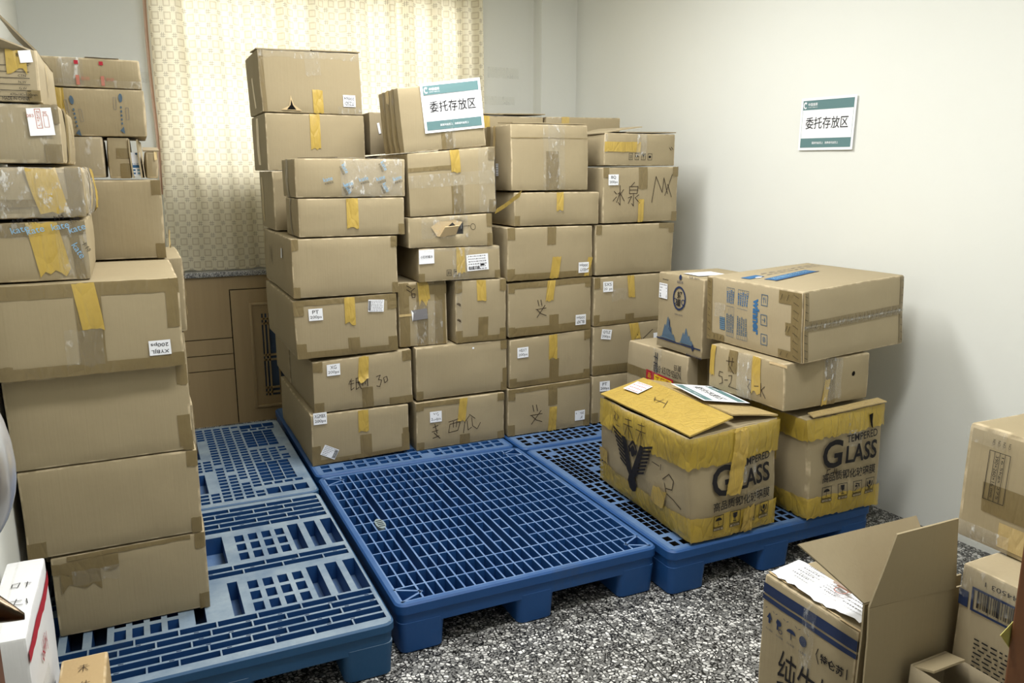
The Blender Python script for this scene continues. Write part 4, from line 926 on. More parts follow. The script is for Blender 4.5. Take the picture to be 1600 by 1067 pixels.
b = K(1.018, 1.506, 1.37, 2.16, 1.000, 1.262, label='carton with an upside-down HBXY sticker partly under yellow tape, left stack by the wall', group=G3g, bl=-.002)
b.lab(['HBXY', '200ps'], .89, .18, rot=math.pi); b.yel('F', .55, .0, .42, .05, skew=.03); b.brn('F', .50, .66, 1, .05); b.yel('F', .95, .0, .38, .028, skew=.05); b.cor('F', 'abc', .04, .06); b.hor('F', .05, .04)
b = K(1.057, 1.543, 1.37, 2.2, 1.270, 1.434, label='low carton with yellow tape curling from its left end, left stack by the wall', group=G3g); b.yel('F', .52, .45, 1, .04); b.cor('F', 'a', .03, .05); b.patch('F', .52, .57, .4, .5, 'film_heavy', 'clear_film', b.root, seed=2)
bm = bmesh.new(); g = []
for i in range(9):
    t = i/8; p = Vector((1.085-.14*t, 1.350-.010*t, 1.436-.035*math.sin(t*2.2)-.055*t*t)); dv = Vector((.3, -.25, 1)).normalized()*.026*(1-.25*t)
    g.append((bm.verts.new(p-dv-b.base), bm.verts.new(p+dv*.4-b.base)))
for (p, q), (r, s) in zip(g, g[1:]): bm.faces.new((p, r, s, q)).smooth = True
o = link('tape', to_mesh(bm, 'tape'), ['tape_yellow'], b.root); o['label'] = 'curling loose end of yellow tape'
b.yel('T', .12, .0, .6, .05); b.yel('T', .45, .0, .1, .1)
b = K(1.042, 1.473, 1.37, 1.75, 1.444, 1.763, label='squarish carton with wide clear tape, topmost of the left stack by the wall', group=G3g, tl=-.004, dxt=-.006)
b.brn('F', .52, 0, .6, .07); b.film('F', .40, .68, .0, 1); b.hor('F', .80, .004, 0, 1); b.patch('F', .47, .62, .2, 1, 'tape_tan' if False else 'film', 'clear_film', b.root, seed=3)
b.brn('L', .3, 0, 1, .05); b.yel('L', .5, .4, 1, .03, m='tape_tan', curl=.01); a = lines_art(.03, .06, 5, 'grey_print', 4, 'label'); b.art('L', .6, .32, a, 'sticker', b.root, off=.004); b.flap([(1.05, 1.38, 1.765), (1.46, 1.38, 1.768), (1.46, 1.55, 1.775), (1.05, 1.55, 1.772)])
b = K(.967, 1.470, 1.87, 2.2, 1.438, 1.832, label='tall back-row carton with lifted top board behind the squarish one', group=GBk); b.yel('F', .30, .8, 1, .05); b.flap([(.99, 1.86, 1.836), (1.22, 1.86, 1.838), (1.24, 2.1, 1.850), (1.0, 2.1, 1.848)]); b.flap([(1.2, 1.86, 1.840), (1.478, 1.86, 1.846), (1.47, 2.1, 1.850), (1.2, 2.1, 1.850)])
b = K(1.490, 1.978, 1.87, 2.25, 1.568, 1.836, label='back-row carton nearest the right wall, one yellow strip at its upper left', group=GBk, tr=.008); b.yel('F', .25, .7, 1, .05); b.film('F', 0, .3, .6, 1)

# fourth stack
G4g = 'cartons of the right stack by the wall'
b = K(1.524, 2.0, 1.37, 2.17, .185, .45, label='bottom carton with a PT sticker in the right stack by the wall', group=G4g); b.lab(['PT', '200ps'], .16, .78); b.cor('F', 'a', .04, .06)
b = K(1.524, 1.99, 1.37, 2.17, .455, .722, label='carton with a tilted QTLZ sticker in the right stack by the wall', group=G4g, tr=.01); b.lab(['QTLZ', '200ps'], .17, .83, rot=-.15); b.yel('F', .56, .66, 1, .06, skew=-.04); b.hor('F', .09, .06); b.art('F', .86, .66, Art().rect(0, 0, .04, .05, 'label'), 'sticker', b.root, off=.004); b.pen([[(-1, .2), (-.4, -.4), (1, .6)]], .70, .72, .05)
b = K(1.522, 2.003, 1.37, 2.17, .736, .992, label='carton with an SXS sticker in the right stack by the wall', group=G4g, bl=-.008, tl=-.004); b.lab(['SXS', '200ps'], .17, .80); b.yel('F', .48, .55, 1, .045, skew=-.02); b.brn('F', .47, 0, .2); b.cor('F', 'ac', .035, .06); b.film('F', .22, .42, .5, .75); b.hor('F', .03, .03)
b = K(1.529, 2.018, 1.37, 2.17, .999, 1.262, label='plain carton under the one with big black handwriting, right stack by the wall', group=G4g, tr=.002); b.cor('F', 'cd', .035, .05); b.hor('F', .96, .03, .8, 1)
b = K(1.566, 2.031, 1.37, 2.2, 1.275, 1.556, label='carton with a BQ sticker and big black handwriting, right stack by the wall', group=G4g, tr=.006, bl=-.004); b.lab(['BQ', '200ps'], .13, .78); b.pen(STK['ice'], .39, .50, .072, wd=.0035); b.pen(STK['em'], .77, .62, .085, wd=.0035); b.yel('F', .50, .0, .42, .035); b.brn('F', .52, .6, 1); b.cor('F', 'bcd', .035, .05)
b = K(1.569, 2.008, 1.37, 1.8, 1.567, 1.730, label='carton with sideways yellow tape and handling icons, top of the right stack by the wall', group=G4g, rough=.005); b.hor('F', .58, .05, 0, .50, 'tape_yellow', .003); b.film('F', .44, .58, .3, 1, 'film_heavy')
a = Art()
for i in range(4): a.frame(-.06+i*.04, 0, .026, .034, .002, 'ink')
a.rect(-.064, 0, .003, .02, 'ink').rect(-.056, 0, .003, .02, 'ink').disc(-.02, 0, .009, .008, 'ink', 0, 10, 0, math.pi).rect(-.02, -.005, .002, .014, 'ink').poly([(.013, .012), (.027, .012), (.021, -.002), (.019, -.002)], 'ink').rect(.02, -.006, .002, .01, 'ink').disc(.06, 0, .007, .007, 'ink')
b.art('F', .50, .28, a, 'printed_icons', b.root); b.patch('F', 0, .04, .4, .95, 'film_heavy', 'clear_film', b.root); b.pen([[(-.3, .3), (0, 0)], [(0, .4), (.3, .1)]], .94, .5, .04)
b.flap([(1.562, 1.372, 1.732), (1.562, 1.79, 1.732), (1.78, 1.79, 1.772), (1.80, 1.38, 1.768)], 'kraft_pale'); b.flap([(1.70, 1.366, 1.733), (2.006, 1.366, 1.736), (2.0, 1.6, 1.742), (1.70, 1.6, 1.74)], 'kraft_grey')

# ---------------------------------------------------------------- yellow-taped cartons and the group on the front right pallet
def logo_wings():
    a = Art(); m = 'ink'
    for q in (-1, 1):
        a.poly([(q*.012, -.055), (q*.028, -.035), (q*.062, .075), (q*.040, .075), (q*.0, -.03), (0, -.055)], m)
        for i in range(8):
            y = .088-.0145*i; xi = .052-.0052*i; xo = .112-.0062*i
            a.poly([(q*(xi+.012), y-.011), (q*xo, y+.006), (q*(xo-.002), y-.003), (q*(xi+.010), y-.019)], m)
        a.poly([(q*.004, .02), (q*.016, .04), (q*.006, .055), (0, .06), (0, .02)], m)
        a.poly([(q*.018, .028), (q*.026, .046), (q*.006, .074), (0, .078), (0, .068), (q*.016, .05), (q*.01, .036)], m)
    a.poly([(-.014, -.05), (.014, -.05), (.024, -.075), (.016, -.10), (0, -.108), (-.016, -.10), (-.024, -.075)], m)
    return a
def glass_print(s):
    a = Art()
    a.text('G', -.083*s, .06*s, .105*s, 'ink', 0, w=.088*s, bold=.02).text('TEMPERED', .052*s, .105*s, .026*s, 'ink', 0, w=.150*s, bold=.01)
    a.text('LASS', .052*s, .048*s, .066*s, 'ink', 0, w=.150*s, bold=.02)
    a.text('高品质钢化玻璃膜', .0, -.024*s, .034*s, 'ink', 0, w=.252*s, bold=.014)
    for f, x in ((umbrella, -.102), (goblet, -.03), (nohook, .040), (hands, .104)): f(a, x*s, -.078*s, .044*s, 'ink')
    return a
GY = 'cartons bearing glass lettering'
b1 = Carton([(1.109, -.050, .194), (1.512, -.034, .194), (1.475, .60, .194), (1.150, .64, .194), (1.073, -.058, .602), (1.508, -.030, .618), (1.465, .585, .600), (1.120, .62, .578)],
            label='yellow-taped carton with a black winged V emblem and lifting top flaps', bulge=.016, rough=.006, bev=.011, open_top=True, group=GY, step=.03)
b = b1
lw = logo_wings(); lw.v = [(x*1.42, y*1.22, z) for x, y, z in lw.v]
b.art('L', .44, .49, lw, 'printed_emblem', b.root, cut=.03, off=.0075, label='black winged V emblem')
b.art('F', .545, .40, glass_print(1.14), 'printed_lettering', b.root, cut=.03, off=.0095, rot=.02, label='black GLASS lettering')
for f in 'LF':
    W_, H_ = b.dim(f)
    b.patch(f, -.014, 1.014, (.71 if f == 'F' else .70), 1.0, 'tape_band', 'tape_band', b.root, lim=.014, off=.005, rag=.006, seed=3, wr=.004, step=.012, label='wide yellow tape wrap')
    b.patch(f, -.014, 1.014, .0, .24, 'tape_band', 'tape_band', b.root, lim=.014, off=.005, rag=.006, seed=5, wr=.004, step=.012, label='wide yellow tape wrap')
b.patch('R', 0, 1, .6, 1, 'tape_band', 'tape_band', b.root, off=.005, rag=.006, seed=7, wr=.004, label='wide yellow tape wrap')
b.patch('L', .0, .12, .26, .42, 'tape_yellow', 'tape', b.root, off=.008, rag=.01, seed=3, wr=.004)
b.patch('L', .66, .80, .20, .40, 'tape_yellow', 'tape', b.root, off=.008, rag=.012, seed=6, wr=.006, skew=.05)
b.patch('F', .40, .56, .42, .98, 'tape_yellow', 'tape', b.root, off=.010, rag=.012, seed=8, wr=.010, skew=.12, step=.010, label='crumpled yellow tape strip')
b.film('F', .46, .72, .5, 1.0, 'film_heavy', 2); b.patch('F', .55, .68, .0, .26, 'tape_yellow', 'tape', b.root, off=.012, rag=.02, seed=11, wr=.012, step=.01)
b.hor('F', .33, .05, .6, .95, 'film', .005)
b.pen(STK['double'], .26, .82, .06, 'L', off=.010); b.pen(STK['tian'], .40, .82, .06, 'L', off=.010); b.pen(STK['tian'], .54, .82, .06, 'L', off=.010); b.pen([[(0, 1), (.05, -1)]], .64, .66, .03, 'L', off=.010); b.pen([[(-1, .1), (.6, 0)], [(.9, .3), (.9, -.4)]], .72, .62, .03, 'L', off=.010); b.pen(STK['loop'], .84, .44, .06, 'L')
z0 = Vector((0, 0, 0))
f1 = b.flap([(1.073, -.058, .608), (1.120, .625, .588), (1.330, .61, .640), (1.285, -.035, .645)][::-1], 'tape_yellow', 'top_flap', .006); f1['label'] = 'yellow-taped flap lifting at the front'
f2 = b.flap([(1.335, .60, .634), (1.462, .590, .606), (1.506, -.028, .624), (1.300, -.012, .646)][::-1], 'tape_tan', 'top_flap', .006)
f3 = b.flap([(1.09, -.052, .600), (1.50, -.030, .612), (1.49, .12, .606), (1.10, .12, .602)], 'kraft', 'inner_flap', .004)
b.patch('F', .3, .62, .97, 1.0, 'tape_yellow', 'tape', b.root, off=.004, seed=4, wr=.01)
class Flap(Plane): pass
tl = Plane(Vector((1.084, .10, .612))-b.base, (.034, .47, .0-.012), (-.205, .0, -.047), .5, .2)
# top surface frame of the left flap: u runs back, v runs towards the left edge
def ontop(o, ux, uy, w, h): return Plane(Vector(o)-b.base, ux, uy, w, h)
pl = ontop((1.285, -.035, .652), (.045, .645, -.004), (-.212, -.015, -.045), .65, .21)
pl.n = Vector((-.2, 0, 1)).normalized()
def flip(pp): return pp
pl.art('', .86, .42, lines_art(.11, .085, 4, 'red_faint', 3, 'label'), 'note', b.root, rot=.1, off=.004, label='white note with faint red writing')
pl.art('', .55, .5, Art().stroke([(-.04, 0), (.04, .004)], .003, 'pen').stroke([(0, .02), (0, -.02)], .003, 'pen').stroke([(.02, .015), (.05, -.01)], .003, 'pen').stroke([(-.07, .03), (-.03, -.02)], .003, 'pen'), 'handwriting', b.root, off=.003)
pr = ontop((1.30, .02, .650), (.045, .60, -.010), (.205, -.018, -.022), .60, .20); pr.n = Vector((.1, 0, 1)).normalized()
sg = Art(); base_sign = sign_art(.30, .16); sg.v = [(-x, y, z) for x, y, z in base_sign.v]; sg.f = base_sign.f; sg.mats = base_sign.mats
pr2 = Plane(Vector((1.30, .10, .662))-b.base, (-.045, -.60, .010), (.205, -.018, -.026), .60, .20); pr2.n = Vector((.12, 0, 1)).normalized()
pr2.art('', -.30, .52, sign_art(.30, .20), 'paper_sign', b.root, off=.004, rot=-.12, label='printed white paper sign lying on the top')

b = Carton([(1.655, -.070, .190), (2.030, -.070, .190), (2.025, .46, .190), (1.655, .46, .190), (1.612, -.070, .606), (2.020, -.070, .622), (2.015, .46, .618), (1.615, .46, .604)],
           label='yellow-taped carton with glass lettering nearest the right wall', bulge=.014, rough=.005, bev=.011, group=GY, step=.03)
b.art('F', .53, .46, glass_print(1.16), 'printed_lettering', b.root, cut=.03, off=.0085, rot=-.01, label='black TEMPERED GLASS lettering')
for f in 'LF':
    b.patch(f, -.014, 1.014, .80, 1.0, 'tape_band', 'tape_band', b.root, lim=.014, off=.005, rag=.006, seed=13, wr=.004, step=.012, label='wide yellow tape wrap')
    b.patch(f, -.014, 1.014, .0, .22, 'tape_band', 'tape_band', b.root, lim=.014, off=.005, rag=.010, seed=15, wr=.005, step=.012, label='wide yellow tape wrap')
b.film('F', .5, .68, .66, 1.0, 'film_heavy', 3); b.pen(STK['five'], .30, .42, .035); b.pen([[(.3, .8), (-.2, .5), (-.2, -.3), (.3, -.5)]], .2, .72, .06, 'L')
b.flap([(1.63, -.084, .612), (2.022, -.084, .628), (2.015, -.045, .634), (1.64, -.045, .617)], 'tape_tan', 'top_flap', .004)
b.art('F', .80, .86, Art().poly([(-.01, .03), (.012, .035), (.008, 0), (.014, -.03), (.002, -.02)], 'dark'), 'torn_edge', b.root, off=.010)

b = Carton([(1.524, -.036, .640), (1.976, -.028, .640), (1.980, .39, .640), (1.514, .395, .640), (1.520, -.030, .824), (1.970, -.028, .826), (1.975, .39, .826), (1.515, .39, .822)],
           label='carton handwritten 5-2 wedged under the large blue-printed carton', rough=.005)
b.pen(STK['fivetwo'], .40, .40, .050, 'L', wd=.003); b.brn('L', .34, .5, 1, .05); b.yel('L', .66, .2, 1, .045, rag=.01); b.yel('L', .05, .3, 1, .03); b.film('L', .42, .60, .0, 1, 'film_heavy')
b.brn('F', .54, 0, 1, .05); b.yel('F', .48, .0, .55, .03, skew=.05); b.film('F', .45, .66, .1, 1, 'film_heavy'); b.art('F', .80, .60, Art().disc(0, 0, .008, .010, 'dark'), 'hole', b.root); b.art('L', .93, .96, Art().rect(0, 0, .09, .010, 'torn'), 'torn_edge', b.root, rot=-.02)

b = Carton([(1.562, -.070, .830), (2.205, .018, .834), (2.190, .540, .834), (1.556, .470, .830), (1.556, -.058, 1.100), (2.200, .040, 1.118), (2.190, .560, 1.118), (1.548, .474, 1.100)],
           label='large carton with blue sideways lettering and icons, topmost near the right wall', rough=.003, mat='kraft_pale')
GB_ = 'brown_hatched'
def hatch(f, u0, u1, v0, v1, vert=True):
    W_, H_ = b.dim(f); w_, h_ = (u1-u0)*W_, (v1-v0)*H_; a = Art(); n = max(2, int((h_ if vert else w_)/.027))
    for i in range(n):
        if vert: a.rect(0, -h_/2+(i+.5)*h_/n, w_*.55, .0014, 'ink', 0, -.4)
        else: a.rect(-w_/2+(i+.5)*w_/n, 0, .0014, h_*.55, 'ink', 0, -.4)
    b.patch(f, u0, u1, v0, v1, 'tape_brown', 'tape', b.root, off=.002, seed=2, label='brown tape with dark dashes'); b.art(f, (u0+u1)/2, (v0+v1)/2, a, 'tape_dashes', b.root, off=.0045)
hatch('L', .90, .995, .02, .98); hatch('L', .78, .90, .80, .98, False); hatch('L', .85, .90, .36, .54, False); hatch('L', .78, .90, .02, .14, False); hatch('L', 0, .06, .0, .98); hatch('L', .06, .2, .02, .12, False)
hatch('F', .0, .05, .02, .98); hatch('F', .05, .97, .44, .58, False); hatch('F', .96, .995, .02, .98)
b.film('F', .0, 1, .46, .53, 'film'); b.hor('F', .505, .006, .0, 1, 'film_heavy', .006); b.film('L', .1, .22, .40, .62, 'film_heavy'); b.patch('F', .001, .008, .02, .98, 'torn', 'worn_edge', b.root, off=.005, rag=.004, seed=6)
a = Art().text('winner', 0, 0, .036, 'blue_print', 0, w=.145, bold=.05)
b.art('L', .555, .52, a, 'printed_lettering', b.root, rot=-math.pi/2, label='sideways blue lettering')
a = Art()
def table(cx, cy, w, h, cols, m):
    a.frame(cx, cy, w, h, .0014, m)
    for i in range(1, cols): a.rect(cx-w/2+w*i/cols, cy, .0012, h, m)
    a.rect(cx, cy+h*.12, w, .0014, m); r = random.Random(4)
    for i in range(cols):
        for k, (lo, hi) in enumerate(((.2, .45), (-.4, -.05))):
            y = lo
            while y < hi: d = r.uniform(.02, .05); a.rect(cx-w/2+w*(i+.5)/cols, cy+h*y, w/cols*.5, h*d*.7, 'blue_print' if k == 0 else 'slate_print', .0004); y += d
table(-.045, .0, .046, .205, 4, 'slate_print'); table(.028, .0, .062, .205, 5, 'slate_print'); a.rect(-.092, -.055, .032, .055, 'slate_print'); 
for i in range(6): a.rect(-.092, -.078+i*.009, .030, .0012, 'light_blue', .0004)
b.art('L', .355, .50, a, 'printed_table', b.root, rot=-.02)
a = Art()
for i, y in enumerate((.078, .0, -.078)):
    a.frame(0, y, .036, .044, .003, 'slate_print')
    if i == 0: a.poly([(-.010, .003+y), (-.004, .013+y), (.002, .003+y)], 'slate_print').rect(-.004, y-.004, .003, .016, 'slate_print').rect(.007, y, .003, .022, 'slate_print')
    if i == 1: a.disc(.002, y, .006, .010, 'slate_print', 0, 10, -math.pi/2, math.pi/2).rect(-.004, y, .014, .002, 'slate_print')
    if i == 2: a.ring(0, y, .009, .011, .002, 'slate_print').rect(0, y, .006, .014, 'slate_print')
    b.art('L', .635, .50, a, 'printed_icon', b.root); a = Art()
a = Art().rect(0, .012, .30, .045, 'blue_print').rect(.0, -.010, .30, .006, 'slate_print')
b.art('T', .43, .57, Art().rect(0, 0, .34, .06, 'blue_print').rect(0, -.034, .36, .008, 'navy', .0004).text('稳健医疗用品', .0, .004, .034, 'light_blue', .0006, w=.28), 'printed_band', b.root, rot=math.radians(10), off=.002)
b.art('T', .17, .70, Art().rect(0, 0, .10, .05, 'blue_print').disc(.01, -.024, .02, .010, 'paper', .0004), 'printed_band', b.root, rot=.1, off=.002)
b.art('T', .62, .78, lines_art(.5, .04, 2, 'grey_print', 6), 'printed_lines', b.root, rot=.12, off=.002)

b = Carton(box8(1.605, 2.0, .645, 1.146, .185, .434), label='carton at floor level beneath the worn carton with a red label')
b = Carton([(1.605, .645, .441), (1.99, .645, .441), (1.99, 1.146, .441), (1.605, 1.146, .441), (1.600, .645, .702), (1.985, .645, .702), (1.99, 1.146, .692), (1.602, 1.146, .688)],
           label='worn carton with a red and yellow label below the mountain carton', rough=.006, bulge=.006, mat='kraft_pale')
a = Art().rect(0, 0, .22, .085, 'red').rect(.03, 0, .14, .068, 'yellow_print', .003).text('工厂直', .03, .012, .038, 'red', .006, w=.12).text('品', -.078, .018, .026, 'yellow_print', .003).text('质', -.078, -.014, .026, 'yellow_print', .003)
b.art('L', .58, .36, a, 'printed_label', b.root, rot=-.03, off=.004, label='red and yellow printed label')
b.art('L', .70, .62, Art().text('N3955-521SY-5933', 0, 0, .032, 'ink', 0, w=.22).text('夏日', -.085, -.034, .026, 'ink'), 'printed_lettering', b.root, rot=math.pi+.02, off=.003); b.patch('L', .46, .60, .3, 1, 'film', 'clear_film', b.root, seed=2, off=.005)
b.pen([[(0, 1), (.05, -1)], [(.3, 1), (.25, -1)], [(-.2, .6), (.4, .5)], [(-.2, 0), (.4, -.1)]], .50, .72, .05, 'L', wd=.006, m='ink'); b.hor('L', .42, .05, 0, 1, 'tape_brown'); b.brn('F', .2, 0, 1, .05)
b = Carton(box8(1.602, 1.950, .560, .905, .710, 1.068), label='carton printed with blue mountains and a round seal, left of the large blue-printed carton', mat='kraft')
a = Art()
def mount(cx, w, h, m, seed, peaks=((.3, .62), (.48, 1.0), (.68, .55), (.85, .3))):
    r = random.Random(seed); pts = [(cx-w/2, 0)]; n = 26
    for i in range(1, n):
        t = i/n; y = max(p*max(0, 1-abs(t-c)/(.20*(.6+p*.5))) for c, p in peaks); pts.append((cx-w/2+w*t, h*max(.03, y*r.uniform(.88, 1.06))))
    a.poly(pts+[(cx+w/2, 0)], m)
    b.art('L', .50, .135, a, 'printed_mountain', b.root, off=.003)
for q in ((-.080, .13, .125, 'slate_print', 2), (-.068, .06, .11, 'navy', 3), (.062, .11, .088, 'slate_print', 4), (.060, .05, .078, 'navy', 5)):
    a = Art(); mount(*q)
a = Art()
a.rect(0, -.006, .335, .006, 'navy', .0005); a.poly([(.10, -.006), (.112, .012), (.124, -.006), (.112, -.024)], 'navy', .0007); a.text('贵州省仁怀市茅台镇', .12, -.045, .012, 'navy', 0, w=.11)
a.ring(.0, .205, .048, .056, .009, 'navy'); a.text('好', .004, .222, .036, 'ink', .0005, bold=.02).text('道', -.004, .186, .036, 'ink', .0005, bold=.02)
for q in (-1, 1): a.ring(q*.03, .19, .014, .014, .004, 'navy', .0004, 12)
a.disc(.0, .302, .010, .012, 'navy').text('酱香白酒', 0, .280, .012, 'navy', 0, w=.045).text('CHINA LIQUOR', 0, .128, .007, 'navy', 0, w=.06).text('净含量 : 500ml×6', .10, .31, .010, 'navy', 0, w=.075)
b.art('L', .50, .135, a, 'printed_picture', b.root, off=.003, label='dark blue mountain and seal print')
a = lines_art(.068, .072, 5, 'grey_print', 9, 'label'); barcode(a, .0, -.022, .05, .018, 'ink', 20, .0007); b.art('L', .13, .76, a, 'sticker', b.root, off=.004, label='white barcode sticker'); b.art('L', .17, .90, lines_art(.06, .012, 1, 'ink', 2), 'printed_line', b.root)
b.art('T', .35, .45, Art().rect(0, 0, .16, .12, 'label'), 'sticker', b.root, off=.004, label='white sheet on the top')

# ---------------------------------------------------------------- wall sign and tape remnants on the back wall
pw = Plane((xr(.656)-.004, .656, 1.757), (-.0613*-1, -1, 0), (0, 0, 1), .3, .23)
root = tag(empty('paper_sign', (xr(.656)-.003, .656, 1.64)), 'paper sign with grey-green bands and black Chinese lettering taped to the right wall', 'sign')
Sg = Plane(Vector((xr(.656)-.006, .656, 1.757))-Vector(root.location), (.0613, -1, 0), (0, 0, 1), .32, .245); 
Sg.n = Vector((-1, -.0613, 0)).normalized()
class Bow(Plane):
    def pt(s, f, u, v): return s.o+s.ux*(u*s.w)+s.uy*(v*s.h)+s.n*(.004+.006*max(0, u*.8-.1-v*.4)), s.n
Sg.__class__ = Bow
Sg.art('', 0, 0, sign_art(.318, .243), 'sign_sheet', root, rot=-.012, off=0, cut=.04)
def wall_tape(x0, x1, z0, z1, seed):
    P = Plane((0, 0, 0), (1, 0, 0), (0, 0, 1), x1-x0, z1-z0); r = tag(empty('tape_strip', ((x0+x1)/2, YB-.001, z0)), '', 'tape')
    P.o = Vector((-(x1-x0)/2, -.001, 0)); P.patch('', 0, 1, 0, 1, 'film', 'clear_tape', r, off=.001, rag=.004, seed=seed, wr=.004, step=.01); return r
wall_tape(-.68, -.49, 2.03, 2.09, 1)['label'] = 'clear tape strip on the back wall left of the curtain'
wall_tape(1.60, 1.83, 2.16, 2.23, 2)['label'] = 'uppermost clear tape strip on the back wall right of the curtain'
wall_tape(1.58, 1.80, 1.985, 2.04, 3)['label'] = 'clear crumpled tape strip right of the curtain, just below the uppermost strip'
wall_tape(1.60, 1.83, 1.72, 1.77, 4)['label'] = 'clear tape strip on the back wall just above the back-row cartons'

# ---------------------------------------------------------------- foreground right
b = Carton(box8(.908, 1.150, -.972, -.640, .0, .40), label='carton with navy stripes and large milk lettering at front right', rough=.003)
for v, h in ((.905, .030), (.835, .014)): b.patch('L', 0, 1, v-h/.8, v+h/.8, 'navy', 'navy_stripe', b.root, off=.0015, wr=0); b.patch('F', 0, 1, v-h/.8, v+h/.8, 'navy', 'navy_stripe', b.root, off=.0015, wr=0)
a = Art().text('纯牛奶', 0, 0, .125, 'ink', 0, w=.21)
b.art('L', .56, .38, a, 'printed_lettering', b.root, label='large black milk lettering', off=.003)
b.art('L', .80, .68, Art().text('特仑苏', 0, 0, .028, 'ink', 0, w=.078, bold=.02).stroke([(-.048, .02), (-.054, .0), (-.044, -.022)], .003, 'ink').stroke([(.048, .016), (.048, -.012)], .003, 'ink'), 'printed_lettering', b.root, off=.003)
a = Art()
a.poly([(-.075, .0), (-.064, .020), (-.053, 0), (-.060, 0), (-.060, -.014), (-.068, -.014), (-.068, 0)], 'navy'); a.rect(-.030, 0, .006, .032, 'navy').disc(-.026, .006, .010, .009, 'navy').ring(-.018, -.016, .007, .007, .002, 'navy'); a.disc(.020, .0, .016, .012, 'navy', 0, 12, 0, math.pi).rect(.02, -.01, .002, .02, 'navy'); a.disc(.062, 0, .013, .015, 'navy')
for x in (-.064, -.022, .02, .062): a.text('小心轻放', x, -.034, .007, 'navy', 0, w=.028); a.stroke([(x-.018, .026), (x-.012, .030)], .0015, 'navy').stroke([(x+.018, .026), (x+.012, .030)], .0015, 'navy')
b.art('L', .30, .70, a, 'printed_icons', b.root, off=.003); b.film('L', .46, .60, .5, 1, 'film')
for q in range(5): b.patch('T', .01+.02*q, .04, .2*q, .2*q+.2, 'torn', 'torn_edge', b.root, off=.003, rag=.006, seed=q, wr=.004)
root = tag(empty('paper_sheet', (.985, -.80, .402)), 'crumpled white printed sheet with a brown stain on the striped milk carton', 'paper')
bm = bmesh.new(); g = []
for j in range(17):
    g.append([])
    for i in range(9):
        t, u = j/16, i/8; x = -.062+.125*u-.01*math.sin(t*4)+(.005*math.sin(t*43) if i == 0 else 0); y = .155-.31*t+.02*u
        g[-1].append(bm.verts.new((x, y, .006+.006*abs(math.sin(t*5))+.006*noise.noise(Vector((u*2, t*4, 2))))))
for j in range(16):
    for i in range(8): bm.faces.new((g[j][i], g[j+1][i], g[j+1][i+1], g[j][i+1])).smooth = True
me = bpy.data.meshes.new('sheet'); bm.to_mesh(me); bm.free(); link('sheet', me, ['paper'], root)
Pp = Plane((0, 0, .022), (0, -1, 0), (1, 0, 0), .3, .12); Pp.n = Vector((0, 0, 1))
for k, (x, n_) in enumerate(((-.08, 4), (.02, 6), (.10, 5))): Pp.art('', x/.3, .05, lines_art(.07, .08, n_, 'grey_print', k+3), 'printed_lines', root, off=.0)
Pp.art('', .1, .1, Art().ring(0, 0, .018, .02, .003, 'red_faint').rect(.0, .012, .05, .008, plain('brown_stain', (128, 96, 78), .8), .0006).rect(-.02, .02, .05, .012, plain('stain_pale', (170, 150, 136), .8), .0003), 'stain', root, off=.0005, label='brown stain')
# flattened upright carton with two splayed flaps
r = tag(empty('cardboard_box', (1.03, -1.015, 0)), 'tall flattened open carton with splayed flaps beside the striped milk carton', 'box')
V3 = lambda x, y, z: Vector((x-1.03, y+1.015, z))
slab('box_body', [V3(.878, -1.03, 0), V3(1.235, -1.045, 0), V3(1.235, -1.040, .50), V3(.878, -1.014, .50)], M['kraft'], r, .005)
slab('box_body', [V3(.882, -.996, 0), V3(1.235, -.996, 0), V3(1.235, -.996, .50), V3(.882, -.996, .50)], M['kraft'], r, .005)
slab('flap', [V3(.878, -1.014, .502), V3(1.155, -1.038, .502), V3(1.122, -1.046, .699), V3(.914, -1.042, .697)], M['kraft'], r, .005)['label'] = 'upright front flap'
slab('flap', [V3(.882, -1.0, .503), V3(1.16, -.995, .503), V3(1.17, -.90, .637), V3(.752, -.90, .641)][::-1], M['kraft_pale'], r, .005)['label'] = 'splayed rear flap lit from above'  # paler card than the front flap: the light from above is painted in
# low open carton
b = K(.985, 1.118, -1.36, -1.062, 0, .345, label='low open-topped carton squeezed behind the barcode carton at lower right', open_top=True, mat='kraft_grey')
b.flap([(.987, -1.07, .345), (1.116, -1.07, .345), (1.10, -1.125, .362), (.995, -1.12, .358)]); b.flap([(.99, -1.35, .345), (.99, -1.22, .345), (1.05, -1.22, .335), (1.05, -1.35, .335)])
bm = bmesh.new(); pts = [Vector((1.085, -1.24, .37)), Vector((1.075, -1.235, .42)), Vector((1.06, -1.23, .455))]
def tube(bm, pts, r, n=6):
    rows = []
    for i, p in enumerate(pts):
        d = (pts[min(i+1, len(pts)-1)]-pts[max(i-1, 0)]).normalized(); s = d.orthogonal().normalized(); t = d.cross(s)
        rows.append([bm.verts.new(p+s*r*math.cos(a*2*math.pi/n)+t*r*math.sin(a*2*math.pi/n)) for a in range(n)])
    for p, q in zip(rows, rows[1:]):
        for a in range(n): bm.faces.new((p[a], p[(a+1) % n], q[(a+1) % n], q[a]))
    bm.faces.new(rows[0]); bm.faces.new(rows[-1])
tube(bm, [Vector((1.02+.05*math.sin(t*.9)-b.base.x, -1.25+.03*math.cos(t*1.3)-b.base.y, .30+.013*t-b.base.z)) for t in range(9)], .002)
link('loose_wire', to_mesh(bm, 'loose_wire', 60), ['ink'], b.root)
b = K(1.134, 1.52, -1.44, -1.066, 0, .585, label='carton with a barcode and upside-down black print at lower right', mat='kraft_pale')
a = Art().frame(0, 0, .20, .062, .006, 'navy'); barcode(a, .0, .004, .17, .045, 'ink', 34, .0004, 5); b.art('L', .36, .87, a, 'barcode', b.root, off=.003, label='large black barcode'); b.patch('L', .0, .07, .82, .89, 'navy', 'navy_print', b.root, off=.002, wr=0)
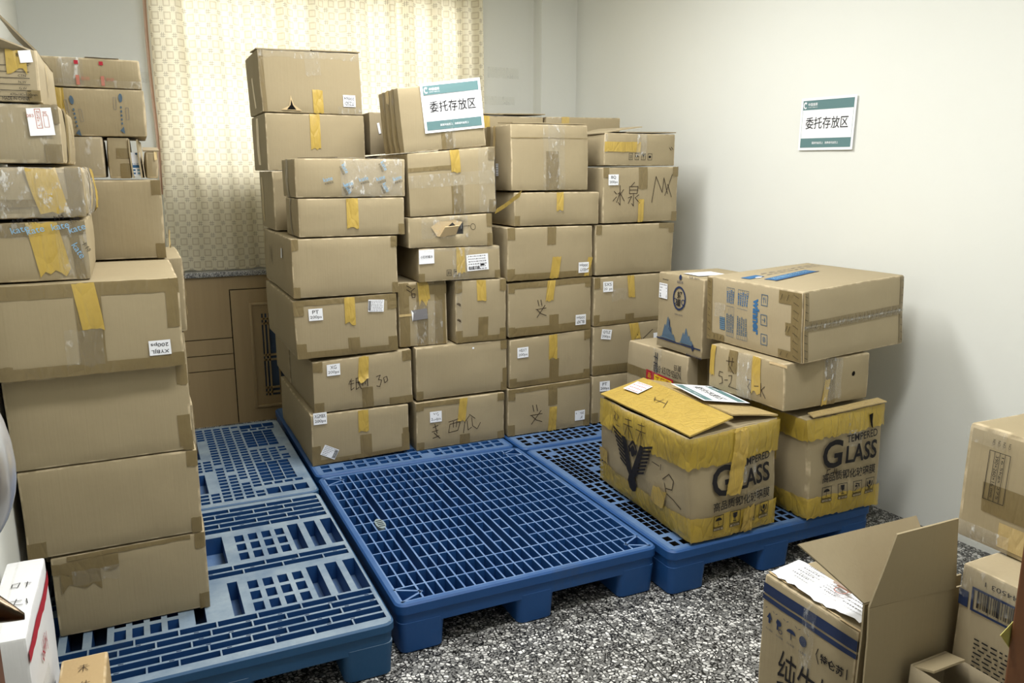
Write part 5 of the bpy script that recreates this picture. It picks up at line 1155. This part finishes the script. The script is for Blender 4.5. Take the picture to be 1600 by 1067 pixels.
b.art('L', .40, .955, Art().text('3 23989 44503 1', 0, 0, .012, 'ink', 0, w=.17), 'printed_number', b.root, rot=math.pi, off=.003)
b.art('L', .38, .60, lines_art(.21, .15, 11, 'ink', 12), 'printed_lines', b.root, off=.003); b.art('L', .42, .44, Art().text('Kimberly-Clark 金佰利', 0, 0, .022, 'ink', 0, w=.20, bold=.015), 'printed_lettering', b.root, rot=math.pi, off=.003)
b.art('L', .17, .30, Art().rect(0, 0, .10, .034, 'ink').text('90 G', 0, 0, .024, 'kraft_pale', .0005, w=.08, bold=.02), 'printed_number', b.root, rot=math.pi, off=.003); b.film('L', 0, 1, .86, 1, 'film')
b = K(1.262, 1.75, -1.46, -.952, .589, .90, label='taped carton with a small ruled print, lying on the barcode carton', mat='kraft', bev=.012, rough=.004)
a = Art().frame(0, 0, .055, .13, .0015, 'ink')
for i in (-1, 0, 1): a.rect(i*.0135, 0, .0012, .13, 'ink')
for i, t in enumerate(('390×260×16 mm', '16.5kgs 275')): a.text(t, -.006+i*.014, 0, .008, 'ink', .0004, w=.11, rot=-math.pi/2)
for i in range(4): a.text('NO.:', -.02+i*.0135, .085, .006, 'ink', 0, w=.018, rot=-math.pi/2)
b.art('L', .18, .62, a, 'printed_form', b.root, off=.004); b.patch('L', .12, .42, .30, .55, 'tape_brown', 'tape', b.root, seed=3); b.patch('L', .40, .75, .86, .97, 'tape_brown', 'tape', b.root, seed=5); b.patch('L', .22, .48, .05, .26, 'tape_tan', 'tape', b.root, seed=4); b.patch('L', .0, .28, .0, .16, 'film_heavy', 'clear_film', b.root, seed=4, off=.004); b.patch('L', 0, .2, .85, 1, 'film', 'clear_film', b.root, off=.004)
nt = tag(empty('sticky_note', (.66, -1.484, .74)), 'pale yellow sticky note on the door frame at lower right', 'note')
bm = bmesh.new(); vs = [bm.verts.new(p) for p in ((-.042, .0, .03), (.0, .0, -.03), (.0, .0, .05))]; bm.faces.new(vs)
nm = slab('note_sheet', [Vector((-.040, -.002, .022)), Vector((.006, -.002, -.028)), Vector((.022, -.002, .02)), Vector((.006, -.002, .05))], M['sticky'], nt, .0008, 3, 0); bm.free()

# ---------------------------------------------------------------- foreground left
b = K(-.998, -.918, -.485, -.105, 0, .60, label='white carton with a red stripe and handwritten lid at the lower left', mat='white_card', rough=.004)
b.patch('R', .0, 1, .90, .945, 'red', 'red_stripe', b.root, off=.002, wr=0, rag=.002)
b.pen([[(-1.6, .4), (-1.9, 0), (-1.5, -.5), (-1.1, 0), (-1.6, .4)], [(-.9, 1), (-1, -.4)], [(-.8, .2), (-.3, .3), (-.5, -.3), (-.9, -.2)], [(-.1, .9), (-.1, -.4)], [(.3, .9), (.2, -.4)], [(.6, .3), (.6, -.4)], [(.6, .7), (.62, .75)], [(.9, .3), (1.2, -.3)], [(1.5, .4), (1.1, -.9)]], .45, .80, .028, 'R', wd=.004, m='red'); b.patch('R', .2, .5, .3, .72, 'film', 'clear_film', b.root); b.patch('R', .55, .58, .0, .6, 'slate_print', 'grey_line', b.root, off=.003, wr=0)
b.pen([[(-1, .5), (-.4, .6), (-.5, -.2), (-1, -.1), (-1, .5)], [(0, .4), (.5, .3)], [(.2, .6), (.2, -.4)]], .66, .62, .025, 'T', wd=.002, m='ink'); b.pen([[(-1, .5), (0, .4)], [(-.5, .8), (-.6, -.3), (.2, -.5)], [(.4, .6), (.6, -.4)]], .70, .40, .022, 'T', wd=.002, m='ink'); b.patch('T', .3, .36, 0, 1, 'film', 'clear_film', b.root)
b = K(-.895, -.795, -.50, -.255, 0, .40, label='small pale cardboard box beside the white red-striped carton', mat='kraft_warm'); b.pen(STK['cross'], .55, .45, .02, 'T', wd=.0015); b.pen(STK['tian'], .5, .75, .02, 'T', wd=.0015)
